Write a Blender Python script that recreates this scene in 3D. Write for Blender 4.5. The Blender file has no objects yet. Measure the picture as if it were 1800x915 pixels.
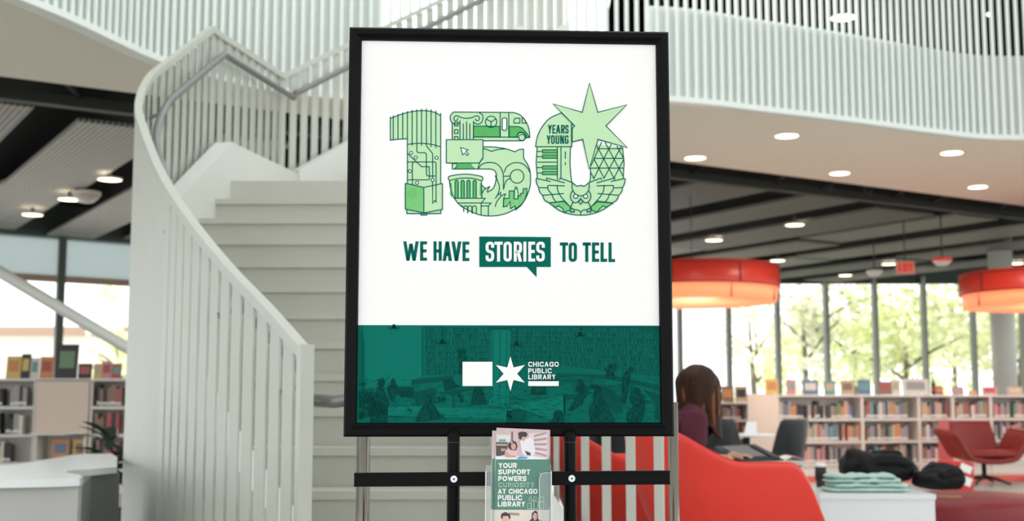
import bpy, bmesh, math, random
from mathutils import Vector, Matrix
from mathutils.geometry import tessellate_polygon

random.seed(7)
SC = bpy.context.scene
COL = SC.collection

# ------------------------------------------------------------------ camera
F = 2200.0                       # focal length in pixels of the 1800 px wide frame
CAMZ = 1.055
TH = math.atan(0.1125)           # the camera looks up a little
CT, ST = math.cos(TH), math.sin(TH)
cam = bpy.data.cameras.new('camera')
cam.sensor_width = 36.0
cam.lens = 36.0 * F / 1800.0
cam.clip_end = 300
cam.dof.use_dof = True
cam.dof.focus_distance = 2.36
cam.dof.aperture_fstop = 5.6
camo = bpy.data.objects.new('camera', cam)
camo.location = (0, 0, CAMZ)
camo.rotation_euler = (math.pi / 2 + TH, 0, 0)
COL.objects.link(camo)
SC.camera = camo

# ------------------------------------------------------------------ light
W = bpy.data.worlds.new('sky'); SC.world = W
W.use_nodes = True
bg = W.node_tree.nodes['Background']
bg.inputs[0].default_value = (0.97, 0.985, 0.985, 1)
bg.inputs[1].default_value = 2.25
sun = bpy.data.lights.new('sun', 'SUN'); sun.energy = 7.0; sun.angle = math.radians(6)
sun.color = (1.0, 0.96, 0.88)
suno = bpy.data.objects.new('sun', sun); COL.objects.link(suno)
suno.rotation_euler = Vector((0.62, -0.62, -0.62)).to_track_quat('-Z', 'Y').to_euler()
SC.view_settings.view_transform = 'Standard'
SC.view_settings.look = 'None'
SC.view_settings.exposure = 0.0
SC.view_settings.gamma = 1.0
SC.view_settings.use_curve_mapping = False

# ------------------------------------------------------------------ helpers
def ray(px, py):
    x = (px - 900.0) / F; y = (457.5 - py) / F
    return Vector((x, CT - ST * y, ST + CT * y))
def P(px, py, Y):                 # the point at forward distance Y
    d = ray(px, py); t = Y / d.y
    return Vector((d.x * t, Y, CAMZ + d.z * t))
def PZ(px, py, z):                # the point at height z
    d = ray(px, py); t = (z - CAMZ) / d.z
    return Vector((d.x * t, d.y * t, z))
def XA(px, Y, z=1.0):             # sideways position of a pixel column at distance Y
    return (px - 900.0) / F * (Y * CT + (z - CAMZ) * ST)

def lin(c):
    c /= 255.0
    return c / 12.92 if c <= 0.04045 else ((c + 0.055) / 1.055) ** 2.4

MATS = {}
def M(name, rgb, rough=0.5, metal=0.0, var=0.06, scale=9.0, bump=0.0, emit=0.0, emit_rgb=None, trans=0.0, stretch=(1, 1, 1), spec=0.5, sheen=0.0):
    if name in MATS: return MATS[name]
    m = bpy.data.materials.new(name); m.use_nodes = True
    nt = m.node_tree; b = nt.nodes['Principled BSDF']
    c = tuple(lin(v) for v in rgb)
    tc = nt.nodes.new('ShaderNodeTexCoord'); mp = nt.nodes.new('ShaderNodeMapping')
    mp.inputs['Scale'].default_value = stretch
    nz = nt.nodes.new('ShaderNodeTexNoise'); nz.inputs['Scale'].default_value = scale; nz.inputs['Detail'].default_value = 4
    nt.links.new(tc.outputs['Object'], mp.inputs['Vector']); nt.links.new(mp.outputs[0], nz.inputs['Vector'])
    mx = nt.nodes.new('ShaderNodeMix'); mx.data_type = 'RGBA'
    mx.inputs[6].default_value = tuple(v * (1 - var) for v in c) + (1,)
    mx.inputs[7].default_value = tuple(min(1, v * (1 + var)) for v in c) + (1,)
    nt.links.new(nz.outputs['Fac'], mx.inputs[0]); nt.links.new(mx.outputs[2], b.inputs['Base Color'])
    b.inputs['Roughness'].default_value = rough; b.inputs['Metallic'].default_value = metal
    b.inputs['Specular IOR Level'].default_value = spec
    if sheen: b.inputs['Sheen Weight'].default_value = sheen
    if emit:
        e = emit_rgb or rgb
        b.inputs['Emission Color'].default_value = tuple(lin(v) for v in e) + (1,)
        b.inputs['Emission Strength'].default_value = emit
    if trans:
        b.inputs['Transmission Weight'].default_value = trans
    if bump:
        bp = nt.nodes.new('ShaderNodeBump'); bp.inputs['Strength'].default_value = bump
        nt.links.new(nz.outputs['Fac'], bp.inputs['Height']); nt.links.new(bp.outputs[0], b.inputs['Normal'])
    MATS[name] = m
    return m
def glassmat(name, tint=(1, 1, 1), refl=0.06, rough=0.0, diffuse=0.0, diff_rgb=(220, 228, 230)):
    if name in MATS: return MATS[name]
    m = bpy.data.materials.new(name); m.use_nodes = True; nt = m.node_tree
    for n in list(nt.nodes): nt.nodes.remove(n)
    o = nt.nodes.new('ShaderNodeOutputMaterial'); t = nt.nodes.new('ShaderNodeBsdfTransparent'); g = nt.nodes.new('ShaderNodeBsdfGlossy')
    t.inputs[0].default_value = tint + (1,); g.inputs['Roughness'].default_value = rough
    fr = nt.nodes.new('ShaderNodeFresnel'); fr.inputs[0].default_value = 1.0 + refl * 6
    mx = nt.nodes.new('ShaderNodeMixShader'); nt.links.new(fr.outputs[0], mx.inputs[0])
    nt.links.new(t.outputs[0], mx.inputs[1]); nt.links.new(g.outputs[0], mx.inputs[2])
    last = mx
    if diffuse:
        d = nt.nodes.new('ShaderNodeBsdfTranslucent'); d.inputs[0].default_value = tuple(lin(v) for v in diff_rgb) + (1,)
        m2 = nt.nodes.new('ShaderNodeMixShader'); m2.inputs[0].default_value = diffuse
        nt.links.new(mx.outputs[0], m2.inputs[1]); nt.links.new(d.outputs[0], m2.inputs[2]); last = m2
    nt.links.new(last.outputs[0], o.inputs[0])
    MATS[name] = m
    return m
def leafmat(name, rgb, tl=0.5):
    if name in MATS: return MATS[name]
    m = bpy.data.materials.new(name); m.use_nodes = True; nt = m.node_tree
    b = nt.nodes['Principled BSDF']; o = nt.nodes['Material Output']
    c = tuple(lin(v) for v in rgb)
    oi = nt.nodes.new('ShaderNodeTexCoord'); nz = nt.nodes.new('ShaderNodeTexNoise'); nz.inputs['Scale'].default_value = 1.5
    nt.links.new(oi.outputs['Object'], nz.inputs['Vector'])
    mx = nt.nodes.new('ShaderNodeMix'); mx.data_type = 'RGBA'
    mx.inputs[6].default_value = tuple(v * 0.75 for v in c) + (1,); mx.inputs[7].default_value = tuple(min(1, v * 1.25) for v in c) + (1,)
    nt.links.new(nz.outputs['Fac'], mx.inputs[0]); nt.links.new(mx.outputs[2], b.inputs['Base Color'])
    b.inputs['Roughness'].default_value = 0.6
    t = nt.nodes.new('ShaderNodeBsdfTranslucent'); nt.links.new(mx.outputs[2], t.inputs[0])
    ms = nt.nodes.new('ShaderNodeMixShader'); ms.inputs[0].default_value = tl
    nt.links.new(b.outputs[0], ms.inputs[1]); nt.links.new(t.outputs[0], ms.inputs[2]); nt.links.new(ms.outputs[0], o.inputs[0])
    MATS[name] = m
    return m

def wloc(o):
    v = Vector((0, 0, 0))
    while o is not None:
        v += o.location; o = o.parent
    return v
def prop(o, label=None, cat=None, group=None, kind=None):
    if label: o['label'] = label
    if cat: o['category'] = cat
    if group: o['group'] = group
    if kind: o['kind'] = kind
    return o
def empty(name, loc, label=None, cat=None, group=None, kind=None):
    o = bpy.data.objects.new(name, None); o.location = loc; o.empty_display_size = 0.1
    COL.objects.link(o)
    return prop(o, label, cat, group, kind)

class MB:
    def __init__(s): s.v = []; s.f = []
    def add(s, vs, fs):
        b = len(s.v); s.v += [tuple(v) for v in vs]; s.f += [tuple(b + i for i in f) for f in fs]
        return s
    def box(s, c, size, rz=0.0, m=None):
        hx, hy, hz = size[0] / 2, size[1] / 2, size[2] / 2
        vs = [Vector((x, y, z)) for x in (-hx, hx) for y in (-hy, hy) for z in (-hz, hz)]
        R = m if m is not None else Matrix.Rotation(rz, 3, 'Z')
        vs = [R @ v + Vector(c) for v in vs]
        return s.add(vs, [(0, 1, 3, 2), (4, 6, 7, 5), (0, 4, 5, 1), (2, 3, 7, 6), (0, 2, 6, 4), (1, 5, 7, 3)])
    def bbox(s, c, size, bev, rz=0.0, m=None, seg=2):   # box with rounded edges
        bm = bmesh.new(); bmesh.ops.create_cube(bm, size=1.0)
        for v in bm.verts: v.co = Vector((v.co.x * size[0], v.co.y * size[1], v.co.z * size[2]))
        bmesh.ops.bevel(bm, geom=list(bm.edges) + list(bm.verts), offset=bev, segments=seg, profile=0.5, affect='EDGES')
        R = m if m is not None else Matrix.Rotation(rz, 3, 'Z')
        bm.verts.index_update()
        vs = [R @ v.co + Vector(c) for v in bm.verts]; fs = [[v.index for v in f.verts] for f in bm.faces]
        bm.free()
        return s.add(vs, fs)
    def prism(s, poly, z0, z1):
        n = len(poly); poly = [(p[0], p[1]) for p in poly]
        if sum(poly[i][0] * poly[(i + 1) % n][1] - poly[(i + 1) % n][0] * poly[i][1] for i in range(n)) < 0: poly = poly[::-1]
        tri = tessellate_polygon([[Vector((x, y, 0)) for x, y in poly]])
        vs = [(x, y, z0) for x, y in poly] + [(x, y, z1) for x, y in poly]
        def up(t):
            a, b, c = (poly[i] for i in t)
            return (b[0] - a[0]) * (c[1] - a[1]) - (b[1] - a[1]) * (c[0] - a[0]) > 0
        fs = []
        for t in tri:
            t = tuple(t) if up(t) else tuple(t)[::-1]
            fs.append(tuple(i + n for i in t)); fs.append(t[::-1])
        fs += [(i, (i + 1) % n, n + (i + 1) % n, n + i) for i in range(n)]
        return s.add(vs, fs)
    def tube(s, path, r, n=8, caps=True):
        path = [Vector(p) for p in path]; k = len(path)
        rs = r if isinstance(r, (list, tuple)) else [r] * k
        up = Vector((0, 0, 1)); vs = []; prev = None
        for i, p in enumerate(path):
            t = (path[min(i + 1, k - 1)] - path[max(i - 1, 0)]).normalized()
            a = prev if prev is not None else (up if abs(t.z) < 0.9 else Vector((1, 0, 0)))
            u = (a - t * a.dot(t)).normalized(); w = t.cross(u); prev = u
            vs += [p + (u * math.cos(2 * math.pi * j / n) + w * math.sin(2 * math.pi * j / n)) * rs[i] for j in range(n)]
        fs = [(i * n + j, i * n + (j + 1) % n, (i + 1) * n + (j + 1) % n, (i + 1) * n + j) for i in range(k - 1) for j in range(n)]
        if caps: fs += [tuple(range(n))[::-1], tuple((k - 1) * n + j for j in range(n))]
        return s.add(vs, fs)
    def lathe(s, prof, n=24, c=(0, 0, 0), ax=1.0, ay=1.0):
        vs = []; k = len(prof)
        for r, z in prof:
            vs += [(c[0] + r * ax * math.cos(2 * math.pi * j / n), c[1] + r * ay * math.sin(2 * math.pi * j / n), c[2] + z) for j in range(n)]
        fs = [(i * n + j, i * n + (j + 1) % n, (i + 1) * n + (j + 1) % n, (i + 1) * n + j) for i in range(k - 1) for j in range(n)]
        if prof[0] != prof[-1]: fs += [tuple(range(n))[::-1], tuple((k - 1) * n + j for j in range(n))]
        return s.add(vs, fs)
    def ribbon(s, path, a0, a1, b0, b1, closed=False):
        """solid strip along a plan path: (x,y,z,nx,ny); a = sideways offsets, b = vertical offsets"""
        vs = []; k = len(path)
        for x, y, z, nx, ny in path:
            for a, b in ((a0, b0), (a1, b0), (a1, b1), (a0, b1)):
                vs.append((x + nx * a, y + ny * a, z + b))
        fs = [(i * 4 + j, i * 4 + (j + 1) % 4, i * 4 + 4 + (j + 1) % 4, i * 4 + 4 + j) for i in range(k - 1) for j in range(4)]
        fs += [(0, 3, 2, 1), tuple((k - 1) * 4 + j for j in range(4))]
        return s.add(vs, fs)
    def grid(s, fn, nu, nv, wrap=False):
        vs = [fn(i / nu, j / nv) for i in range(nu if wrap else nu + 1) for j in range(nv + 1)]
        k = nv + 1; m = nu if wrap else nu + 1
        fs = [(i * k + j, ((i + 1) % m) * k + j, ((i + 1) % m) * k + j + 1, i * k + j + 1) for i in range(nu) for j in range(nv)]
        return s.add(vs, fs)

def mesh_obj(name, mb, mat, parent=None, smooth=False, recalc=True, label=None):
    off = Vector((0, 0, 0))
    if parent is not None: off = wloc(parent)
    else:
        xs = [v[0] for v in mb.v]; ys = [v[1] for v in mb.v]; zs = [v[2] for v in mb.v]
        off = Vector(((min(xs) + max(xs)) / 2, (min(ys) + max(ys)) / 2, min(zs)))
    me = bpy.data.meshes.new(name)
    me.from_pydata([(v[0] - off.x, v[1] - off.y, v[2] - off.z) for v in mb.v], [], mb.f)
    if recalc:
        bm = bmesh.new(); bm.from_mesh(me); bmesh.ops.recalc_face_normals(bm, faces=bm.faces); bm.to_mesh(me); bm.free()
    me.materials.append(mat)
    if smooth:
        for p in me.polygons: p.use_smooth = True
    o = bpy.data.objects.new(name, me); COL.objects.link(o)
    if parent is not None: o.parent = parent
    else: o.location = off
    if label: o['label'] = label
    return o
def smooth_by_angle(o, ang=40):
    me = o.data
    bm = bmesh.new(); bm.from_mesh(me)
    for f in bm.faces: f.smooth = True
    for e in bm.edges:
        e.smooth = not (len(e.link_faces) == 2 and e.calc_face_angle(0) > math.radians(ang))
    bm.to_mesh(me); bm.free()
    return o
def copy_tree(o, parent=None):
    c = o.copy(); COL.objects.link(c); c.parent = parent
    for ch in list(o.children): copy_tree(ch, c)
    return c
def spline(pts, n=12):
    pts = [Vector(p) for p in pts]; out = []
    for i in range(len(pts) - 1):
        p0 = pts[max(i - 1, 0)]; p1 = pts[i]; p2 = pts[i + 1]; p3 = pts[min(i + 2, len(pts) - 1)]
        for k in range(n):
            t = k / n
            out.append(0.5 * ((2 * p1) + (p2 - p0) * t + (2 * p0 - 5 * p1 + 4 * p2 - p3) * t * t + (3 * p1 - p0 - 3 * p2 + p3) * t ** 3))
    out.append(pts[-1]); return out
def resample(pts, step):
    L = [0]
    for a, b in zip(pts, pts[1:]): L.append(L[-1] + (b - a).length)
    n = max(2, int(round(L[-1] / step))); out = []; j = 0
    for i in range(n + 1):
        s = L[-1] * i / n
        while j < len(L) - 2 and L[j + 1] < s: j += 1
        t = (s - L[j]) / max(1e-9, L[j + 1] - L[j])
        out.append(pts[j].lerp(pts[j + 1], t))
    return out

# ------------------------------------------------------------------ materials
m_floor = M('polished_concrete', (176, 174, 170), 0.22, var=0.18, scale=1.6)
m_white = M('white_paint', (220, 224, 218), 0.45, var=0.03)
m_slat = M('white_slat_paint', (190, 194, 185), 0.45, var=0.04)
m_bal = M('balcony_slat_paint', (232, 240, 236), 0.4, var=0.03)
m_stair = M('stair_paint', (189, 189, 179), 0.5, var=0.06, scale=5)
m_soffit = M('soffit_plaster', (248, 245, 230), 0.8, var=0.02)
m_dark = M('plenum_black', (24, 26, 27), 0.8, spec=0.1)
m_beam = M('beam_paint', (62, 66, 64), 0.6, spec=0.2)
m_pipe = M('pipe_paint', (40, 42, 42), 0.5)
m_mull = M('mullion_metal', (62, 74, 70), 0.5)
m_mull2 = M('mullion_fin', (176, 184, 178), 0.5)
m_steel = M('brushed_steel', (160, 156, 148), 0.2, 0.95, stretch=(1, 1, 0.05), scale=40)
m_rail = M('handrail_metal', (128, 130, 128), 0.4, 0.5)
m_black = M('black_powder_coat', (15, 15, 17), 0.34, var=0.1, scale=200, bump=0.02, spec=0.07)
m_shelf = M('shelf_laminate', (228, 222, 214), 0.5, var=0.03)
m_glass = glassmat('window_glass', refl=0.05)
m_frost = glassmat('frosted_glass', (0.42, 0.44, 0.44), 0.05, 0.3, 0.75, (158, 166, 168))
m_lamp = M('lamp_glow', (255, 240, 215), 0.5, emit=6.0, emit_rgb=(255, 236, 205), var=0)
m_lamp_trim = M('lamp_trim', (235, 228, 215), 0.5)
# ------------------------------------------------------------------ the shell
o = mesh_obj('floor', MB().add([(-30, -12, 0), (30, -12, 0), (30, 33.5, 0), (-30, 33.5, 0)], [(0, 1, 2, 3)]), m_floor); prop(o, kind='structure')
o = mesh_obj('ground', MB().add([(-60, 5, -0.05), (60, 5, -0.05), (60, 90, -0.05), (-60, 90, -0.05)], [(0, 1, 2, 3)]), M('pale_paving', (200, 202, 190), 0.9, var=0.1, scale=0.6)); prop(o, kind='structure')

CEIL = 4.0
B0 = Vector((-4.6, 11.2)); E = Vector((0.853, 0.522)); N = Vector((-0.522, 0.853))
FAC = [(-26, 9.0), (-7.3, 23.6), (-1.2, 28.8), (2.2, 31.6), (22, 31.6)]
def EN(e, n): return B0 + E * e + N * n
def fac_n(e):                      # how far a ceiling strip runs before it meets the glass
    best = 60
    p = EN(e, 0)
    for (x0, y0), (x1, y1) in zip(FAC, FAC[1:]):
        a = Vector((x0, y0)); d = Vector((x1 - x0, y1 - y0))
        det = N.x * -d.y + N.y * d.x
        if abs(det) < 1e-6: continue
        r = a - p
        t = (r.x * -d.y + r.y * d.x) / det; u = (N.x * r.y - N.y * r.x) / det
        if t > 0 and -0.001 <= u <= 1.001: best = min(best, t)
    return best

# the opening's edge on the upper floor (plan), from front-left round to the far right
EDGE = spline([(-6.2, 3.5, 0), (-5.0, 6.2, 0), (-4.1, 8.0, 0), (-3.55, 9.25, 0), (-3.05, 10.75, 0), (-2.2, 11.75, 0), (-0.9, 12.15, 0), (0.4, 12.1, 0), (1.56, 12.1, 0), (2.6, 12.55, 0), (3.55, 13.0, 0), (4.6, 13.55, 0), (5.3, 13.85, 0), (6.0, 13.85, 0), (7.2, 13.5, 0), (8.6, 12.7, 0)], 10)
def with_normals(pts, z=0.0):
    out = []
    for i, p in enumerate(pts):
        t = pts[min(i + 1, len(pts) - 1)] - pts[max(i - 1, 0)]
        l = math.hypot(t.x, t.y) or 1
        out.append((p.x, p.y, p.z + z, t.y / l, -t.x / l))   # normal points into the opening
    return out
bal = empty('upper_balcony', (0, 12.1, CEIL), 'white curving upper balcony with vertical slats running round the stair opening', 'balcony')
back = [EN(e, 0.0) for e in (21, 14, 7, 0, -6, -13)]
slab = [(p.x, p.y) for p in EDGE] + [(back[0].x + 2, back[0].y)] + [(p.x, p.y) for p in back] + [(-16, 3.5)]
mesh_obj('soffit', MB().prism(slab, CEIL, CEIL + 0.42), m_soffit, bal)
EP = with_normals(EDGE)
smooth_by_angle(mesh_obj('fascia_lip', MB().ribbon(EP, -0.04, 0.1, CEIL - 0.03, CEIL + 0.025), m_bal, bal))
mesh_obj('curb_panel', MB().ribbon([p for p in EP if p[0] > 1.25], 0.002, 0.02, CEIL, 4.95), M('curb_paint', (206, 214, 210), 0.6, var=0.03), bal)
mesh_obj('curb_panel', MB().ribbon([p for p in EP if -1.3 < p[0] <= 1.3], 0.002, 0.02, CEIL, 4.5), MATS['curb_paint'], bal)
mesh_obj('curb_panel', MB().ribbon([p for p in EP if p[0] <= -1.25], 0.002, 0.02, CEIL, 6.3), MATS['curb_paint'], bal)
me_sl = None
eps = resample(EDGE, 0.098)
for i, p in enumerate(eps):
    t = eps[min(i + 1, len(eps) - 1)] - eps[max(i - 1, 0)]
    if me_sl is None:
        so = mesh_obj('slat', MB().box((0, 0, 1.2), (0.038, 0.016, 2.4)), m_bal, bal)
        me_sl = so.data; so.data.transform(Matrix.Translation(wloc(bal)))
    else:
        so = bpy.data.objects.new('slat', me_sl); COL.objects.link(so); so.parent = bal
    l_ = math.hypot(t.x, t.y); so.location = Vector((p.x + t.y / l_ * 0.055, p.y - t.x / l_ * 0.055, CEIL)) - bal.location
    so.rotation_euler.z = math.atan2(t.y, t.x)

# dark ceiling void with hung strips of ribbed metal
cl = empty('ceiling', (0, 20, CEIL), kind='structure')
ple = [(p.x, p.y) for p in (EN(-13, 0), EN(22, 0))] + [(x, y) for x, y in FAC[::-1]]
mesh_obj('void_deck', MB().prism(ple, 4.62, 4.7), m_dark, cl)
mesh_obj('void_edge', MB().box(tuple(EN(4, -0.02)) + (4.36,), (34, 0.06, 0.6), math.atan2(E.y, E.x)), m_dark, cl)
def ribbed(name, rgb):
    m = M(name, rgb, 0.55, 0.3, var=0.05)
    nt = m.node_tree; b = nt.nodes['Principled BSDF']
    tc = nt.nodes.new('ShaderNodeTexCoord'); wv = nt.nodes.new('ShaderNodeTexWave'); wv.inputs['Scale'].default_value = 5.0
    mp = nt.nodes.new('ShaderNodeMapping'); nt.links.new(tc.outputs['Object'], mp.inputs[0]); nt.links.new(mp.outputs[0], wv.inputs['Vector'])
    bp = nt.nodes.new('ShaderNodeBump'); bp.inputs['Strength'].default_value = 0.9; bp.inputs['Distance'].default_value = 0.02
    nt.links.new(wv.outputs['Fac'], bp.inputs['Height']); nt.links.new(bp.outputs[0], b.inputs['Normal'])
    old = b.inputs['Base Color'].links[0].from_socket
    mx = nt.nodes.new('ShaderNodeMix'); mx.data_type = 'RGBA'; mx.blend_type = 'MULTIPLY'; mx.inputs[0].default_value = 1.0
    rr = nt.nodes.new('ShaderNodeMapRange'); rr.inputs['To Min'].default_value = 0.3
    nt.links.new(wv.outputs['Fac'], rr.inputs[0]); nt.links.new(old, mx.inputs[6]); nt.links.new(rr.outputs[0], mx.inputs[7]); nt.links.new(mx.outputs[2], b.inputs['Base Color'])
    return m
m_rib = [ribbed('ribbed_metal_grey', (138, 136, 130)), ribbed('ribbed_metal_dark', (118, 117, 114)), ribbed('ribbed_metal_pale', (158, 158, 152))]
rnd = random.Random(3)
ang = math.atan2(E.y, E.x)
e = -9.0; gaps = []
while e < 21:
    w = rnd.choice([0.85, 1.05, 1.3]); g = rnd.choice([0.42, 0.55, 0.8])
    n1 = min(fac_n(e), fac_n(e + w)) - 0.15
    n = 1.25 + rnd.choice([0, 0.25, 0.5])
    while n < n1 - 0.6:
        L = min(rnd.choice([3.6, 4.6, 5.6]), n1 - n)
        c = EN(e + w / 2, n + L / 2)
        z = CEIL + 0.05 + rnd.choice([0, 0, 0.02, 0.05])
        pn = mesh_obj('panel', MB().box((0, 0, 0), (w, L - 0.03, 0.04)), rnd.choice(m_rib), cl)
        pn.data.transform(Matrix.Translation(wloc(cl))); pn.location = Vector((c.x, c.y, z)) - cl.location; pn.rotation_euler.z = ang
        n += L
    gaps.append(e + w + g / 2)
    e += w + g
for n, z, h in ((0.28, 4.28, 0.3), (1.12, 4.1, 0.12)):
    mesh_obj('beam', MB().box(tuple(EN(5, n)) + (z,), (32, 0.14, h), ang), m_beam, cl)
for n, z, r in ((0.6, 4.3, 0.05), (0.8, 4.42, 0.08), (0.45, 4.15, 0.03)):
    a = EN(-11, n); b = EN(21, n)
    mesh_obj('pipe', MB().tube([(a.x, a.y, z), (b.x, b.y, z)], r), m_pipe, cl, True)
for i in range(0, 24):
    a = EN(-8 + i * 1.2, 0.28); b = EN(-8 + i * 1.2 + (0.5 if i % 2 else 0.1), 1.12)
    mesh_obj('strut', MB().tube([(a.x, a.y, 4.22), (b.x, b.y, 4.14)], 0.025, 6), m_pipe, cl)
for e0 in (-1.2, 11.5, 12.3):
    pts = []
    for k in range(13):
        t = math.pi * k / 12
        q = EN(e0 - 0.35 * math.cos(t), 0.7)
        pts.append((q.x, q.y, 4.05 + 0.3 * math.sin(t)))
    mesh_obj('cable_loop', MB().tube(pts, 0.02, 6), m_pipe, cl, True)

# glazed walls
wn = 0
def bay(a, b, transom=None, fin=True):
    global wn
    wn += 1
    a = Vector(a); b = Vector(b); d = (b - a); L = d.length; d.normalize(); nn = Vector((d.y, -d.x)); r = math.atan2(d.y, d.x)
    w = empty('window_%d' % wn, ((a.x + b.x) / 2, (a.y + b.y) / 2, 0), kind='structure')
    mid = (a + b) / 2
    ztop = CEIL + 0.03
    def pc(name, s, off, z0, z1, wd, dp, mat):
        c = a + d * s + nn * off
        return mesh_obj(name, MB().box((c.x, c.y, (z0 + z1) / 2), (wd, dp, z1 - z0), r), mat, w)
    if transom:
        pc('pane', L / 2, 0, 0.1, transom, L - 0.06, 0.02, m_glass)
        pc('upper_pane', L / 2, 0, transom + 0.1, ztop, L - 0.06, 0.02, m_frost)
        pc('transom', L / 2, 0, transom, transom + 0.12, L, 0.1, M('transom_brown', (150, 130, 116), 0.6))
    else:
        pc('pane', L / 2, 0, 0.1, ztop, L - 0.06, 0.02, m_glass)
    pc('mullion', 0, 0, 0, ztop + 0.15, 0.07 if fin else 0.13, 0.12, m_mull)
    if fin: pc('mullion_fin', -0.075, 0.1, 0, ztop + 0.15, 0.08, 0.25, m_mull2)
    pc('sill', L / 2, 0, 0, 0.1, L, 0.14, m_mull)
    pc('head', L / 2, 0, ztop - 0.02, ztop + 0.65, L, 0.12, m_mull)
def run(a, b, step, **kw):
    a = Vector(a); b = Vector(b); n = max(1, int(round((b - a).length / step)))
    for i in range(n): bay(a.lerp(b, i / n), a.lerp(b, (i + 1) / n), **kw)
x0 = XA(1283, 31.6, 3)
run((x0 - 1.235 * 3, 31.6), (x0, 31.6), 1.235); run((x0, 31.6), (x0 + 1.235 * 10, 31.6), 1.235)
lm = Vector((XA(106, 22.65, 3.0), 22.65)); ld = (Vector(FAC[1]) - Vector(FAC[0])).normalized()
run(lm - ld * 6.2, lm, 3.1, transom=3.2, fin=False); run(lm, lm + ld * 3.1, 3.1, transom=3.2, fin=False)
q = lm + ld * 3.1; run(q, (x0 - 1.235 * 3, 31.6), 3.2, transom=3.2, fin=False)

# upper floor: dark ceiling seen between the slats, with lamps
up = [(1.5, 12.9), (2.0, 40), (26, 40), (26, 9), (9.2, 13.3), (5, 14.3)]
uc = prop(mesh_obj('ceiling_upper', MB().prism(up, 7.6, 7.7), M('upper_ceiling_dark', (22, 24, 24), 0.9, spec=0.0)), kind='structure')
rnd = random.Random(5)
for i in range(9):
    q = Vector((3.5 + i * 2.1, 17.2 + i * 0.6))
    mesh_obj('panel', MB().box((q.x, q.y + 5, 7.5), (0.5, 14, 0.04), -0.4), M('upper_rib_dark', (66, 70, 70), 0.9, spec=0.0), uc)

# ------------------------------------------------------------------ staircase
RIS, TRD, Y1 = 0.17, 0.28, 4.53
def zl(Y): return RIS + (Y - Y1) * RIS / TRD
LAND = 15 * RIS
YL = Y1 + 14 * TRD
RH = 1.09
def on_slope(px, py):
    d = ray(px, py); k = RIS / TRD
    t = (RIS - Y1 * k + RH - CAMZ) / (d.z - k * d.y)
    return Vector((d.x * t, d.y * t, 0))
lp = [on_slope(*q) for q in ((533, 606), (470, 535), (400, 462), (332, 378), (283, 300), (253, 225), (244, 180), (262, 134), (300, 101))]
a1 = PZ(383, 55, LAND + RH); a1.z = 0
v1 = PZ(497, 130, LAND + RH); v1.z = 0
lp[-1].y = min(lp[-1].y, 7.9)
lower = spline(lp + [a1], 10)
mid = [a1, a1.lerp(v1, 0.5), v1]
f2d = Vector((0.72, 0.69, 0)).normalized()
f2 = [v1, v1 + f2d * 0.75, v1 + f2d * 1.6 + Vector((0.1, -0.02, 0)), v1 + f2d * 2.6 + Vector((0.4, -0.12, 0))]
f2 = spline(f2, 8)
stair = empty('staircase', (-0.4, 4.5, 0), 'white curving staircase with slatted balustrades and grey handrail behind the poster', 'staircase')
def zb_lower(p): return min(zl(p.y), LAND)
path = []; acc = 0; prev = None
allp = lower + [a1.lerp(v1, 0.33), a1.lerp(v1, 0.66), v1] + f2[1:]
kf2 = len(lower) + 2
pts3 = []
for i, p in enumerate(allp):
    if i > kf2: acc += (p - allp[i - 1]).length
    z = zb_lower(p) if i <= kf2 else LAND + acc * RIS / TRD
    pts3.append(Vector((p.x, p.y, z)))
def inward(pts):                    # normals to the right of travel = stair side
    return with_normals(pts)
R3 = inward(pts3)
smooth_by_angle(mesh_obj('top_rail', MB().ribbon(R3, -0.022, 0.022, RH - 0.045, RH), m_slat, stair))
sp = [p for p in R3]
smooth_by_angle(mesh_obj('stringer', MB().ribbon(sp, 0.05, 0.17, -0.25, 0.27), m_white, stair))
hr = [(x + nx * 0.1, y + ny * 0.1, z + RH - 0.2) for x, y, z, nx, ny in R3]
e0 = Vector(hr[0]); e0.z = 1.06
hx_ = XA(640, e0.y - 0.05, 1.0) - e0.x
lead = [Vector((e0.x + hx_, e0.y - 0.06, 0.0)), Vector((e0.x + hx_, e0.y - 0.06, e0.z - 0.08)), Vector((e0.x + hx_ - 0.015, e0.y - 0.06, e0.z - 0.01)), Vector((e0.x + hx_ - 0.06, e0.y - 0.065, e0.z + 0.02)), e0 + Vector((0.08, -0.08, 0.0)), e0 + Vector((0.03, -0.05, -0.005))]
hm = [e0 + Vector((-0.05, 0.03, 0.0)), (e0 + Vector((-0.05, 0.03, 0))).lerp(Vector(hr[7]), 0.5) - Vector((0, 0, 0.05))]
mesh_obj('handrail', MB().tube(lead + hm + [Vector(h) for h in hr[7:]], 0.024, 10), m_rail, stair, True)
for i in range(6, len(hr) - 4, 16):
    x, y, z, nx, ny = R3[i]
    mesh_obj('rail_bracket', MB().tube([(x, y, z + RH - 0.26), (x + nx * 0.1, y + ny * 0.1, z + RH - 0.22)], 0.012, 6), m_rail, stair)
def slats(pts, pitch, parent, foot, wd=0.082, closed=False):
    ps = resample(pts, pitch)
    for i, p in enumerate(ps):
        t = ps[min(i + 1, len(ps) - 1)] - ps[max(i - 1, 0)]
        z0 = foot(p); z1 = p.z + RH - 0.04
        ww = wd if not closed or p.y < 5.9 else 0.1 + 0.048 * min(1, (p.y - 5.9))
        s = mesh_obj('slat', MB().box((p.x, p.y, (z0 + z1) / 2), (ww, 0.009, z1 - z0), math.atan2(t.y, t.x) + (0.05 if ww < 0.1 else 0.17)), m_slat, parent)
LP = pts3[:kf2 + 1]
slats(LP, 0.138, stair, lambda p: 0.0 if p.y < 8.2 else p.z - 0.25, closed=True)
slats(pts3[kf2:], 0.125, stair, lambda p: p.z - 0.2, 0.066)
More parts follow.
